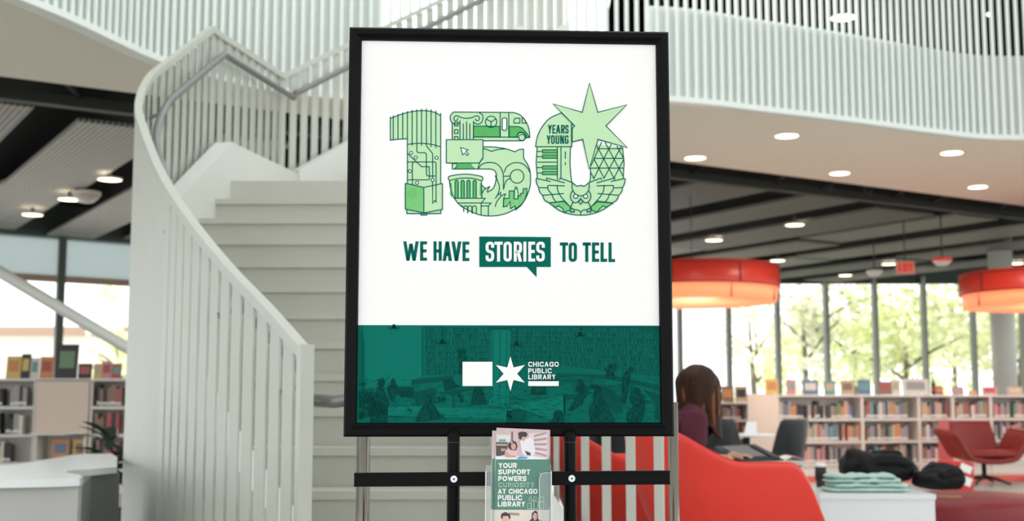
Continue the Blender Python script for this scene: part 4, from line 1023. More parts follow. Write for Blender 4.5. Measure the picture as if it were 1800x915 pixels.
def slab_(n_, x0_, x1_, za, zb, o0, o1):
    vs = [(x, hy(z, o), z) for o in (o0, o1) for z in (za, zb) for x in (x0_, x1_)]
    return mesh_obj(n_, MB().add(vs, [(0, 1, 3, 2), (4, 6, 7, 5), (0, 4, 5, 1), (2, 3, 7, 6), (0, 2, 6, 4), (1, 5, 7, 3)]), m_acr, hold)
slab_('front_wall', xL, xL + 0.012, zm, zt, -0.008, -0.0055); slab_('front_wall', xR - 0.022, xR, zm, zt - 0.002, -0.008, -0.0055)
slab_('back_wall', xL, xR, zm, zt + 0.01, 0.0215, 0.024)
slab_('side_wall', xL, xL + 0.0025, zm, zt, -0.0055, 0.0215); slab_('side_wall', xR - 0.0025, xR, zm, zt, -0.0055, 0.0215); slab_('floor_wall', xL, xR, zm, zm + 0.0025, -0.0055, 0.0215)
m_edge = M('acrylic_edge', (214, 222, 222), 0.15, var=0)
for x in (xL + 0.001, xR - 0.001):
    mesh_obj('polished_edge', MB().tube([(x, hy(zm, -0.008), zm), (x, hy(zt, -0.008), zt), (x, hy(zt, 0.02), zt)], 0.0011, 6), m_edge, hold)
mesh_obj('polished_edge', MB().tube([(xR - 0.022, hy(zm, -0.009), zm), (xR - 0.022, hy(zt - .012, -0.009), zt - 0.012), (xR - 0.018, hy(zt - .004, -0.009), zt - 0.004), (xR - 0.012, hy(zt - .002, -0.009), zt - 0.002), (xR, hy(zt - .002, -0.009), zt - 0.002)], 0.0006, 6), m_edge, hold)
mesh_obj('mounting_tab', MB().box(((xL + xR) / 2, 2.275, zt - 0.02), (0.03, 0.03, 0.02)), m_acr, hold)

# ------------------------------------------------------------------ steel barrier frame behind the stand
BF = 3.0
xa, xb = XA(639, BF, 0.9), XA(1184, BF, 0.9)
bar_ = empty('steel_barrier', ((xa + xb) / 2, BF, 0), 'slim stainless steel barrier frame of two posts standing behind the poster stand', 'barrier')
zt_ = P(1184, 706, BF).z
for x in (xa, xb):
    mesh_obj('steel_post', MB().tube([(x, BF, 0.01), (x, BF, zt_)], 0.0125, 16), m_steel, bar_, True)
    mesh_obj('floor_flange', MB().lathe([(0.045, 0.0), (0.045, 0.006), (0.014, 0.014)], 20, (x, BF, 0)), m_steel, bar_, True)
mesh_obj('steel_rail', MB().tube([(xa, BF, zt_ - 0.02), (xb, BF, zt_ - 0.02)], 0.011, 12), m_steel, bar_, True)
# ------------------------------------------------------------------ bookshelves and books
rb_ = random.Random(21)
BOOKC = {'red': (176, 64, 56), 'blue': (78, 112, 150), 'green': (92, 134, 96), 'orange': (210, 132, 70), 'yellow': (222, 188, 92), 'white': (226, 222, 212), 'grey': (150, 150, 152), 'dark': (58, 56, 60), 'brown': (132, 98, 78), 'pink': (206, 140, 150), 'teal': (92, 152, 154), 'tan': (196, 172, 140)}
for k, v in BOOKC.items(): BOOKC[k] = tuple(0.78 * c + 0.22 * q for c, q in zip(v, (205, 200, 194))) if k != 'dark' else v
for k, v in BOOKC.items(): M('book_' + k, v, 0.5, var=0.12, scale=14)
m_page = M('book_pages', (232, 226, 212), 0.8)
m_tag = M('spine_tag', (236, 234, 228), 0.6)
unit_mesh = {}
ORD = 'first second third fourth fifth sixth seventh eighth ninth tenth eleventh twelfth thirteenth fourteenth fifteenth sixteenth seventeenth eighteenth nineteenth twentieth'.split()
ORD += ['twenty-' + q for q in ORD[:9]] + ['thirtieth'] + ['thirty-' + q for q in ORD[:9]]
def cube_mesh(key, mat):
    if (key, mat.name) not in unit_mesh:
        me = bpy.data.meshes.new(key)
        h = 0.5
        me.from_pydata([(x, y, z) for x in (-h, h) for y in (-h, h) for z in (0, 1)], [], [(0, 1, 3, 2), (4, 6, 7, 5), (0, 4, 5, 1), (2, 3, 7, 6), (0, 2, 6, 4), (1, 5, 7, 3)])
        me.materials.append(mat); unit_mesh[(key, mat.name)] = me
    return unit_mesh[(key, mat.name)]
def book(loc, size, rz, col, label, group, tilt=0.0, parts=True, name='book'):
    b = bpy.data.objects.new(name, cube_mesh('book', MATS['book_' + col])); COL.objects.link(b)
    b.location = loc; b.rotation_euler = (0, tilt, rz); b.scale = size
    prop(b, label, 'book', group)
    if parts:
        p = bpy.data.objects.new('spine_tag', cube_mesh('spine_tag', m_tag)); COL.objects.link(p); p.parent = b
        p.location = (0, -0.505, 0.08); p.scale = (0.92, 0.02, 0.14)
    return b
def shelf(name, a, b, depth, zs, label, books=None, base=0.12, dens=0.92, group=None, where=''):
    """a, b: plan corners of the front, left to right; zs: heights of the boards, the last is the top"""
    a = Vector(a); b = Vector(b); d = b - a; L = d.length; d.normalize(); n = Vector((-d.y, d.x)); r = math.atan2(d.y, d.x)
    mid = (a + b) / 2 + n * depth / 2
    s = empty(name, (mid.x, mid.y, 0), label, 'bookshelf', group)
    H = zs[-1]
    for t in (0.012, L - 0.012):
        c = a + d * t + n * depth / 2
        mesh_obj('side_panel', MB().box((c.x, c.y, (H - 0.03) / 2), (0.024, depth, H - 0.03), r), m_shelf, s)
    for z in zs[:-1]:
        c = a + d * L / 2 + n * depth / 2
        mesh_obj('shelf_board', MB().box((c.x, c.y, z - 0.0125), (L - 0.048, depth - 0.01, 0.025), r), m_shelf, s)
        c2 = a + d * L / 2 + n * 0.004
        mesh_obj('label_strip', MB().box((c2.x, c2.y, z - 0.018), (L - 0.05, 0.012, 0.036), r), m_white, s)
    c = a + d * L / 2 + n * (depth / 2)
    mesh_obj('top_board', MB().box((c.x, c.y, H - 0.015), (L + 0.02, depth + 0.03, 0.03), r), m_shelf, s)
    mesh_obj('plinth', MB().box((c.x, c.y, (zs[0] - 0.03) / 2), (L - 0.05, depth - 0.04, zs[0] - 0.03), r), m_shelf, s)
    c = a + d * L / 2 + n * (depth - 0.01)
    mesh_obj('back_panel', MB().box((c.x, c.y, H / 2), (L - 0.05, 0.012, H - 0.06), r), m_shelf, s)
    rows = ('bottom', 'middle', 'top') if len(zs) == 4 else ('bottom', 'top') if len(zs) == 3 else tuple('shelf %d' % i for i in range(len(zs)))
    if books:
        for k in range(len(zs) - 1):
            x = 0.035 + rb_.uniform(0, 0.05); end = L - 0.04 - rb_.choice([0, 0, 0.1, 0.22])
            hmax = zs[k + 1] - zs[k] - 0.05
            cnt = -1
            while True:
                w = rb_.uniform(0.026, 0.058)
                if x + w > end: break
                if rb_.random() > dens: x += rb_.uniform(0.02, 0.07); continue
                cnt += 1
                h = min(hmax, rb_.uniform(0.17, 0.255)); dp = rb_.uniform(0.14, 0.2); col = rb_.choice(books)
                q = a + d * (x + w / 2) + n * (0.03 + dp / 2)
                book((q.x, q.y, zs[k]), (w, dp, h), r, col, '%s %s book, %s along the %s row of %s' % ('thick' if w > 0.045 else 'slim' if w < 0.034 else 'tall' if h > 0.225 else 'short', col if col != 'dark' else 'charcoal', ORD[cnt], rows[k], where), 'books on the %s shelf of %s' % (rows[k], where), 0.0, True)
                x += w + 0.002
    return s
allc = list(BOOKC)
warm = ['red', 'orange', 'tan', 'grey', 'blue', 'dark', 'brown', 'pink', 'teal', 'green', 'white', 'grey', 'tan', 'brown', 'grey']
grey = ['grey', 'white', 'dark', 'grey', 'blue', 'tan', 'white', 'brown', 'grey']
SZ = [0.17, 0.49, 0.81, 1.15]
sy = lambda px: 18.0 + (px - 1368) / 432 * 0.9
cuts = [1368, 1517, 1617, 1677, 1744, 1830]
wh = ['the end-panel bookcase', 'the bookcase behind the black coats', 'the narrow bookcase beside the armchair', 'the bookcase behind the armchair', 'the farthest bookcase']
for i in range(5):
    a = (XA(cuts[i], sy(cuts[i]), .6), sy(cuts[i])); b = (XA(cuts[i + 1], sy(cuts[i + 1]), .6), sy(cuts[i + 1]))
    shelf('bookcase', a, b, 0.36, SZ, ['long low white bookcase with three book rows beside the blank end panel', 'low white bookcase right behind the pile of black jackets', 'narrow low white bookcase just left of the dark red armchair back', 'low white bookcase hidden behind the dark red swivel armchair', 'low white bookcase at the far end above the second armchair'][i], warm, where=wh[i], group='low white bookcases by the windows')
a = Vector((XA(1368, 18.0, .6), 18.0)); e2 = Vector((XA(1315, 19.0, .6), 19.0))
o = mesh_obj('end_panel', MB().prism([(a.x - 0.012, a.y - 0.01), (e2.x, e2.y), (e2.x + 0.05, e2.y + 0.01), (a.x + 0.02, a.y)], 0.0, 1.17), m_shelf)
prop(o, 'blank white end panel closing the row of low bookcases', 'panel')
fa = (XA(1262, 21.5, .6), 21.5); fb = (XA(1318, 21.3, .6), 21.3)
shelf('bookcase', fa, fb, 0.36, [0.17, 0.46, 0.75, 1.04], 'low white bookcase beyond the seated woman, behind the black chair', ['dark', 'brown', 'red', 'grey'], where='the bookcase beyond the woman', group='low white bookcases by the windows')

# face-out books on top of the shelves
def display_book(px, py0, py1, wpx, Y, col, col2, what, zt, lean=0.12, group='books stood on the bookcases'):
    x = XA(px, Y, 1.2); w = wpx / F * Y; h = (py1 - py0) / F * Y
    b = empty('display_book', (x, Y, zt), what, 'book', group)
    m1 = M('book_' + col, BOOKC[col], 0.5) if col in BOOKC else col
    R = Matrix.Rotation(-lean, 3, 'X')
    mesh_obj('cover', MB().box(Vector((x, Y, zt + 0.002)) + R @ Vector((0, 0, h / 2)), (w, 0.014, h), m=R), MATS['book_' + col], b)
    mesh_obj('pages', MB().box(Vector((x, Y, zt + 0.004)) + R @ Vector((0, 0.014, h / 2)), (w * 0.96, 0.014, h * 0.96), m=R), m_page, b)
    mesh_obj('cover_picture', MB().box(Vector((x, Y, zt + 0.002)) + R @ Vector((0, -0.008, h * 0.55)), (w * 0.7, 0.003, h * 0.5), m=R), MATS['book_' + col2], b)
    return b
ys = lambda px: sy(px) + 0.16
for px, y0, wpx, c1, c2, what in ((1357, 668, 23, 'yellow', 'orange', 'bright yellow book stood at the end of the bookcase tops'), (1391, 669, 17, 'pink', 'grey', 'pinkish book stood second along on the bookcase tops'), (1425, 670, 28, 'blue', 'white', 'pale blue book stood on the bookcase near the black chairs'),
                                   (1459, 671, 20, 'teal', 'tan', 'teal glassy book stood on the bookcase beside the pale blue one'), (1490, 670, 24, 'tan', 'brown', 'tan picture book stood on the bookcase before a window bar'), (1520, 669, 22, 'blue', 'teal', 'blue landscape book stood on the bookcase behind the jackets'), (1556, 672, 24, 'brown', 'red', 'brown and red book stood on the bookcase behind the jackets'),
                                   (1575, 668, 16, 'white', 'tan', 'narrow white book stood right beside the brown and red one'), (1610, 667, 46, 'white', 'grey', 'wide pale open book stood on the bookcase tops'), (1651, 680, 14, 'red', 'orange', 'small red book stood beside the dark bottle'), (1684, 681, 20, 'grey', 'pink', 'grey book stood near the round column'),
                                   (1710, 688, 14, 'orange', 'yellow', 'tiny orange book stood near the round column'), (1740, 681, 26, 'pink', 'red', 'pink and red book stood in front of the round column'), (1784, 681, 28, 'grey', 'tan', 'grey book stood at the picture edge past the column')):
    zt = 1.152
    yb = P(px, 693, ys(px)).z
    display_book(px, y0, 457.5 + (P(0, 0, 1).x * 0) + 237.5, wpx, ys(px), c1, c2, what, zt)
for px, c1, c2, what in ((1279, 'brown', 'orange', 'brown book stood on the far bookcase beside the woman'), (1303, 'tan', 'dark', 'tan and dark book stood on the far bookcase before the end panel')):
    display_book(px, 674, 702, 22, 21.45, c1, c2, what, 1.042)
for px, hh, what in ((1614, 36, 'slim dark bottle standing behind the wide pale book'), (1641, 34, 'slim dark bottle standing between the pale and red books')):
    x = XA(px, ys(px) + 0.1, 1.2)
    bt_ = empty('bottle', (x, ys(px) + 0.1, 1.152), what, 'bottle', 'bottles on the bookcases')
    mesh_obj('glass_body', MB().lathe([(0.03, 0), (0.032, 0.02), (0.032, 0.16), (0.012, 0.22), (0.011, 0.28), (0.001, 0.281)], 14, (x, ys(px) + 0.1, 1.152)), M('bottle_glass', (40, 30, 30), 0.15), bt_, True)
    mesh_obj('label_band', MB().lathe([(0.0325, 0.05), (0.0335, 0.05), (0.0335, 0.12), (0.0325, 0.12)], 14, (x, ys(px) + 0.1, 1.152)), MATS['book_red'], bt_, True)

# left-hand shelves
LY = 14.6
LZ = [0.36, 0.68, 1.0, 1.32]
shelf('bookcase', (XA(-70, LY, 1), LY - .1), (XA(62, LY, 1), LY), 0.36, LZ, 'tall white bookcase of pale books behind the curved desk', grey, where='the bookcase behind the desk', group='white bookcases beside the staircase')
xa_, xb_ = XA(63, LY, 1), XA(157, LY, 1)
cab = empty('cabinet', ((xa_ + xb_) / 2, LY, 0), 'blank beige cabinet end between two bookcases behind the curved desk', 'cabinet')
mesh_obj('front_panel', MB().box(((xa_ + xb_) / 2, LY + 0.16, 1.0), (xb_ - xa_ - 0.01, 0.36, 0.6)), M('beige_laminate', (226, 206, 190), 0.5, var=0.03), cab)
mesh_obj('top_board', MB().box(((xa_ + xb_) / 2, LY + 0.16, 1.305), (xb_ - xa_ - .01, 0.36, 0.03)), m_shelf, cab)
mesh_obj('back_panel', MB().box(((xa_ + xb_) / 2, LY + 0.33, 0.335), (xb_ - xa_ - .02, 0.015, 0.67)), m_shelf, cab)
mesh_obj('mid_board', MB().box(((xa_ + xb_) / 2, LY + 0.1, 0.685), (xb_ - xa_ - .01, 0.5, 0.03)), m_shelf, cab)
mesh_obj('side_panel', MB().box((xa_ + 0.02, LY + 0.16, 0.335), (0.03, 0.36, 0.67)), m_shelf, cab)
mesh_obj('side_panel', MB().box((xb_ - 0.03, LY + 0.16, 0.335), (0.03, 0.36, 0.67)), m_shelf, cab)
mesh_obj('bottom_board', MB().box(((xa_ + xb_) / 2, LY + 0.16, 0.37), (xb_ - xa_ - .07, 0.34, 0.03)), m_shelf, cab)
for px, c1, c2, what in ((110, 'orange', 'blue', 'orange and blue picture book on the low shelf of the beige cabinet'), (147, 'yellow', 'brown', 'yellow picture book on the low shelf of the beige cabinet')):
    display_book(px, 772, 806, 30, LY + 0.1, c1, c2, what, 0.386, group='picture books in the cabinet')
shelf('bookcase', (XA(158, LY, 1), LY), (XA(236, LY, 1), LY + 0.05), 0.36, LZ, 'white bookcase of dark red books half hidden by the staircase', ['dark', 'brown', 'red', 'brown'], where='the bookcase by the staircase', group='white bookcases beside the staircase')
for px, y0, wpx, c1, c2, what in ((22, 625, 26, 'yellow', 'orange', 'yellow book stood on the bookcase behind the desk'), (43, 621, 16, 'dark', 'yellow', 'dark book stood beside the yellow one behind the desk'), (59, 628, 14, 'white', 'teal', 'slim white book stood on the bookcase behind the desk'), (80, 626, 24, 'orange', 'red', 'orange book stood on the beige cabinet'), (115, 604, 38, 'dark', 'green', 'large dark book with a green tree stood on the beige cabinet'),
                                   (148, 638, 24, 'dark', 'red', 'low dark book stood at the end of the beige cabinet'), (170, 638, 14, 'yellow', 'tan', 'small yellow book stood on the bookcase beside the staircase'), (186, 634, 18, 'pink', 'red', 'pink book stood on the bookcase beside the staircase'), (204, 638, 16, 'red', 'teal', 'small red book stood nearest the staircase')):
    zt = 1.322; Yb = LY + 0.15
    display_book(px, y0, 664, wpx, Yb, c1, c2, what, zt, group='books stood on the shelves beside the staircase')

# ------------------------------------------------------------------ curved desk
DZ = 0.75
tp_ = [PZ(x, y, DZ) for x, y in ((-190, 846), (0, 843.5), (100, 841.5), (140, 840), (146, 838), (140, 834), (122, 830.5), (115, 828.5), (120, 826.5), (135, 825), (161, 823.5), (206, 819.5), (206, 803), (196, 796), (160, 797), (126, 799), (75, 808), (30, 815), (0, 817), (-190, 822))]
desk = empty('service_desk', (tp_[3].x, tp_[3].y + 0.6, 0), 'white desk with a curved worktop standing beside the staircase', 'desk')
m_desk = M('desk_white', (236, 240, 242), 0.3, var=0.02)
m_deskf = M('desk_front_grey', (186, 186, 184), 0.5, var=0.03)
smooth_by_angle(mesh_obj('worktop', MB().prism([(p.x, p.y) for p in tp_], DZ - 0.03, DZ), m_desk, desk))
q = [tp_[0], tp_[1], tp_[3]]
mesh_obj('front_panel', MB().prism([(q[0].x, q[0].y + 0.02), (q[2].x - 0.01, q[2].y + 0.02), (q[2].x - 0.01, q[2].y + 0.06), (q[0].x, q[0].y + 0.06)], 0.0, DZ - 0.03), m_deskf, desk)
mesh_obj('side_panel', MB().prism([(tp_[8].x + 0.03, tp_[8].y + 0.1), (tp_[11].x - 0.03, tp_[11].y + 0.1), (tp_[11].x - 0.03, tp_[11].y + 0.14), (tp_[8].x + 0.03, tp_[8].y + 0.14)], 0.0, DZ - 0.03), M('desk_recess_grey', (120, 122, 122), 0.5), desk)  # darker grey for the recessed panels
mesh_obj('return_panel', MB().prism([(q[2].x - 0.05, q[2].y + 0.06), (q[2].x - 0.01, q[2].y + 0.06), (tp_[8].x + 0.07, tp_[8].y + 0.1), (tp_[8].x + 0.03, tp_[8].y + 0.1)], 0.0, DZ - 0.03), MATS['desk_recess_grey'], desk)

# plant behind the desk
px_, py_ = XA(222, 8.6, .9), 8.6
px_ = XA(196, 8.9, .9); py_ = 8.9
plant = empty('potted_plant', (px_, py_, 0), 'dark leafy potted plant tucked between the desk and the staircase', 'plant')
mesh_obj('pot', MB().lathe([(0.11, 0), (0.15, 0.3), (0.16, 0.31), (0.14, 0.31), (0.13, 0.27), (0.001, 0.27)], 20, (px_, py_, 0)), M('pot_grey', (90, 90, 92), 0.6), plant, True)
mesh_obj('stem', MB().tube([(px_, py_, 0.25), (px_ + 0.02, py_, 0.6), (px_, py_, 0.78)], [0.02, 0.014, 0.008]), M('stem_brown', (70, 60, 44), 0.7), plant, True)
g = random.Random(4); ml = leafmat('plant_leaf', (48, 66, 50), 0.25)
for k in range(46):
    an = g.uniform(0, 6.283); el = g.uniform(-0.3, 0.75); L = g.uniform(0.24, 0.42); w = g.uniform(0.025, 0.045)
    base = Vector((px_, py_, g.uniform(0.55, 0.8))); d = Vector((math.cos(an) * math.cos(el), math.sin(an) * math.cos(el), math.sin(el))); sd = d.cross(Vector((0, 0, 1))).normalized()
    vs = []; 
    for i, (t, ww) in enumerate(((0, .1), (.3, .8), (.6, 1), (.85, .6), (1, 0.02))):
        c = base + d * L * t - Vector((0, 0, 0.28 * L * t * t)); vs += [c - sd * w * ww, c - Vector((0, 0, w * ww * .25)), c + sd * w * ww]
    mesh_obj('leaf', MB().add(vs, [(i * 3 + j, i * 3 + j + 1, i * 3 + j + 4, i * 3 + j + 3) for i in range(4) for j in range(2)]), ml, plant, True, recalc=False)

# ------------------------------------------------------------------ chairs
def shell_pt(phi, t, R, Hf, seat, sc=1.0, flare=1.1):
    c, s = math.cos(phi), math.sin(phi)
    H = Hf(phi)
    k = t
    r = R(phi) * (0.18 + 0.82 * min(1.0, k * 1.25) ** 0.75) if k < 0.8 else R(phi) * (1.0 + (flare - 1.0) * (k - 0.8) / 0.2)
    if k == 0: r = 0
    z = seat + (H - seat) * max(0.0, (k - 0.42) / 0.58) ** 1.35 - 0.02 * (1 - k)
    return Vector((-c * r, s * r, z))
def sstep(a, b, x):
    t = max(0, min(1, (x - a) / (b - a))); return t * t * (3 - 2 * t)
def shell_chair(name, mat, leg_mat, arm, label, cat, group, sx=1.0):
    ch = empty(name, (0, 0, 0), label, cat, group)
    if arm:
        def Hf(p):
            p = abs((p + math.pi) % (2 * math.pi) - math.pi); d = math.degrees(p)
            return 0.40 + 0.335 - 0.10 * sstep(25, 78, d) - 0.20 * sstep(108, 150, d) - 0.02 * sstep(140, 175, d)
        R = lambda p: 0.305 + 0.02 * math.cos(2 * p)
    else:
        def Hf(p):
            d = math.degrees(abs((p + math.pi) % (2 * math.pi) - math.pi))
            return 0.42 + 0.40 * (1 - sstep(38, 78, d)) + 0.035 * sstep(70, 100, d) - 0.045 * sstep(120, 170, d)
        R = lambda p: 0.235 + 0.02 * math.cos(2 * p)
    mb = MB(); nu, nv = 72, 14
    mb.grid(lambda u, v: shell_pt(u * 2 * math.pi, v, R, Hf, 0.40 if arm else 0.42), nu, nv, True)
    sh = mesh_obj('seat_shell', mb, mat, ch, True)
    md = sh.modifiers.new('t', 'SOLIDIFY'); md.thickness = 0.012; md.offset = 0
    sub = sh.modifiers.new('s', 'SUBSURF'); sub.levels = 1; sub.render_levels = 1
    for sx_ in (-1, 1):
        for sy_ in (-1, 1):
            mesh_obj('leg', MB().tube([(sx_ * 0.12, sy_ * 0.12, 0.385), (sx_ * 0.21, sy_ * 0.21, 0.0)], [0.014, 0.010], 10), leg_mat, ch, True)
    for sy_ in (-1, 1): mesh_obj('brace', MB().tube([(-0.15, sy_ * 0.15, 0.26), (0.15, -sy_ * 0.15, 0.26)], 0.006, 6), m_pipe, ch)
    mesh_obj('seat_mount', MB().box((0, 0, 0.383), (0.28, 0.28, 0.012)), m_pipe, ch)
    return ch
m_redp = M('red_plastic', (232, 60, 48), 0.36, var=0.03)
m_blkp = M('black_plastic', (38, 42, 45), 0.4, var=0.05)
m_wood = M('beech_leg', (190, 150, 104), 0.5, stretch=(8, 8, 1))
m_chr = M('dark_leg', (58, 40, 40), 0.4)
ra_ = shell_chair('shell_armchair', m_redp, m_chr, True, 'big red plastic shell armchair to the side of the poster stand', 'chair', 'red shell armchairs')
rc2 = copy_tree(ra_); rc2['label'] = 'red plastic shell armchair seen between the white slats under the poster'
ra_.location = (XA(1276, 4.95, .8), 4.95, 0); ra_.rotation_euler.z = math.radians(14); ra_.scale = (1.12, 1.12, 1.32)
rc2.location = (XA(1092, 5.95, .8) + 0.03, 5.95, 0); rc2.rotation_euler.z = math.radians(14); rc2.scale = (1.12, 1.12, 1.26)
b1 = shell_chair('shell_chair', m_blkp, m_wood, False, 'black shell chair seen from behind, beside the seated woman', 'chair', 'black shell chairs')
b2 = copy_tree(b1); b2['label'] = 'black shell chair turned sideways between the white table and the bookcases'
b1.location = (XA(1268, 11.4, .8), 11.4, 0); b1.rotation_euler.z = math.radians(68); b1.scale = (0.95, 0.95, 1.1)
b2.location = (XA(1368, 11.4, .8), 11.4, 0); b2.rotation_euler.z = math.radians(126); b2.scale = (1.0, 1.0, 1.1)
b3 = copy_tree(b1); b3['label'] = 'black shell chair glimpsed between the white slats behind the red armchairs'
b3.location = (XA(1086, 8.0, .9), 8.0, 0); b3.rotation_euler.z = math.radians(75); b3.scale = (0.9, 0.9, 1.16)
# small white table between the black chairs
tx, ty = XA(1312, 12.3, .7), 12.3
tb = empty('round_table', (tx, ty, 0), 'small round white table standing between the two black chairs', 'table')
mesh_obj('table_top', MB().lathe([(0.001, 0.715), (0.27, 0.715), (0.28, 0.725), (0.27, 0.74), (0.001, 0.74)], 32, (tx, ty, 0)), m_desk, tb, True)
mesh_obj('pedestal', MB().lathe([(0.035, 0.02), (0.035, 0.715)], 16, (tx, ty, 0)), m_pipe, tb, True)
mesh_obj('base_disc', MB().lathe([(0.22, 0.0), (0.22, 0.012), (0.05, 0.03)], 24, (tx, ty, 0)), m_pipe, tb, True)
o = mesh_obj('tent_card', MB().add([(tx - .02, ty - .1, 0.741), (tx + .08, ty - .1, 0.741), (tx + .1, ty - .04, 0.86), (tx, ty - .04, 0.86), (tx - .02, ty + .02, 0.741), (tx + .08, ty + .02, 0.741)], [(0, 1, 2, 3), (3, 2, 5, 4), (0, 3, 4), (1, 5, 2)]), b_w)
prop(o, 'white folded card standing on the small round table', 'card')

# ------------------------------------------------------------------ work table with folder and paper
wt = empty('work_table', (1.27, 7.3, 0), 'plain light table in front of the seated woman, hidden behind the red armchair', 'table')
mesh_obj('table_top', MB().bbox((1.27, 7.3, 0.715), (0.68, 0.62, 0.03), 0.008), M('table_laminate', (206, 200, 192), 0.4), wt)
for x in (0.98, 1.56):
    for y in (7.06, 7.54): mesh_obj('leg', MB().tube([(x, y, 0), (x, y, 0.7)], 0.02, 10), m_pipe, wt, True)
fo = empty('ring_folder', (XA(1312, 7.1, .76), 7.1, 0.731), 'dark grey open folder lying tilted on the work table', 'folder')
fx = fo.location.x
R = Matrix.Rotation(math.radians(11), 3, 'X') @ Matrix.Rotation(math.radians(14), 3, 'Z')
mesh_obj('cover', MB().box(Vector((fx, 7.1, 0.77)), (0.25, 0.32, 0.014), m=R), M('folder_dark', (54, 52, 56), 0.45), fo)
mesh_obj('grey_sheet', MB().box(Vector((fx - 0.02, 7.08, 0.778)), (0.15, 0.26, 0.003), m=R), M('folder_grey', (118, 114, 120), 0.5), fo)
mesh_obj('spine_strip', MB().box(Vector((fx + 0.085, 7.08, 0.781)), (0.02, 0.3, 0.004), m=R), M('folder_line', (40, 38, 42), 0.5), fo)
mg = empty('magazine', (XA(1372, 7.12, .75), 7.12, 0.731), 'open pale magazine with red print lying beside the dark folder', 'magazine')
mx_ = mg.location.x
for s_ in (-1, 1):
    mesh_obj('page', MB().grid(lambda u, v, s_=s_: Vector((mx_ + s_ * u * 0.11, 7.0 + v * 0.24, 0.732 + 0.02 * math.sin(u * math.pi) + 0.0)), 8, 2), b_w, mg, True)
mesh_obj('red_print', MB().box((mx_ + 0.07, 7.07, 0.751), (0.05, 0.06, 0.002), m=Matrix.Rotation(0.2, 3, 'Y')), MATS['book_red'], mg)

# ------------------------------------------------------------------ low white table, coats, towels, cup
Yf = 7.5; zt = P(1540, 868, Yf).z
x0_, x1_ = XA(1441, Yf, .45), XA(1646, Yf, .45)
lt = empty('low_white_table', ((x0_ + x1_) / 2, Yf + 0.4, 0), 'boxy low white table carrying folded mint cloth and a coffee cup', 'table')
xs0 = XA(1417, Yf + 0.8, .45)
topp = [(x0_, Yf), (x1_, Yf), (x1_ + 0.02, Yf + 0.8), (xs0, Yf + 0.8)]
mesh_obj('top_slab', MB().prism(topp, zt - 0.03, zt), m_desk, lt)
mesh_obj('front_panel', MB().box(((x0_ + x1_) / 2, Yf + 0.02, (zt - 0.03) / 2), (x1_ - x0_ - 0.01, 0.02, zt - 0.03)), m_desk, lt)
mesh_obj('side_panel', MB().prism([(x0_ + .005, Yf + 0.03), (x0_ + .025, Yf + 0.03), (xs0 + .025, Yf + 0.79), (xs0 + .005, Yf + 0.79)], 0, zt - 0.03), m_desk, lt)
mesh_obj('side_panel', MB().box((x1_ - 0.02, Yf + 0.4, (zt - 0.03) / 2), (0.02, 0.74, zt - 0.03)), m_desk, lt)
mesh_obj('back_panel', MB().box(((xs0 + x1_) / 2 + 0.02, Yf + 0.77, (zt - 0.03) / 2), (x1_ - xs0 - 0.09, 0.02, zt - 0.03)), m_desk, lt)
# mint cloth
m_mint = M('mint_cotton', (178, 212, 202), 0.9, var=0.08, scale=12, bump=0.1, sheen=0.3)
cxm = XA(1522, Yf + 0.22, .5); cwm = 150 / F * (Yf + 0.2)
cloth = empty('folded_cloth', (cxm, Yf + 0.25, zt), 'pile of pale mint folded cloth lying on the low white table', 'cloth')
for k in range(4):
    w = cwm * (1.0, 0.94, 0.9, 0.82)[k]; z0 = zt + 0.002 + k * 0.026; dx = (0.0, 0.01, -0.015, -0.03)[k]
    def fn(u, v, w=w, z0=z0, dx=dx, k=k):
        a = u * 2 * math.pi
        sx = math.copysign(abs(math.cos(a)) ** 0.35, math.cos(a)); 
        x = cxm + dx + (v - 0.5) * w
        prof_y = math.copysign(abs(math.cos(a)) ** 0.5, math.cos(a)) * (0.14 - 0.012 * k)
        prof_z = math.copysign(abs(math.sin(a)) ** 0.7, math.sin(a)) * 0.0125
        e = min(v, 1 - v); f = min(1.0, (e * 12) ** 0.5) if e < 0.083 else 1.0
        wob = 0.004 * math.sin(v * 17 + k * 2) + 0.003 * math.sin(v * 41 + k)
        return Vector((x, Yf + 0.25 + prof_y * f + 0.008 * math.sin(v * 9 + k * 3), z0 + 0.0135 + prof_z * max(f, 0.25) + (wob if k else 0) * (0.5 + 0.5 * math.sin(a))))
    mesh_obj('fold', MB().grid(fn, 16, 40, True), m_mint, cloth, True)
# cup
cux, cuy = XA(1409, Yf + 0.62, .5) , Yf + 0.62
cux = max(cux, xs0 + 0.055)
cup = empty('coffee_cup', (cux, cuy, zt), 'dark paper coffee cup with white lid behind the red armchair', 'cup')
ch_ = P(1410, 813, cuy).z - zt
mesh_obj('cup_body', MB().lathe([(0.029, 0), (0.036, ch_ * .86), (0.001, ch_ * .86)], 20, (cux, cuy, zt)), M('cup_brown', (62, 44, 46), 0.5), cup, True)
mesh_obj('lid', MB().lathe([(0.04, ch_ * .84), (0.041, ch_ * .9), (0.036, ch_ * .92), (0.034, ch_), (0.001, ch_)], 20, (cux, cuy, zt)), b_w, cup, True)
mesh_obj('sleeve', MB().lathe([(0.0325, ch_ * .3), (0.0345, ch_ * .3), (0.0375, ch_ * .66), (0.0355, ch_ * .66)], 20, (cux, cuy, zt)), M('cup_sleeve', (44, 34, 38), 0.7), cup, True)
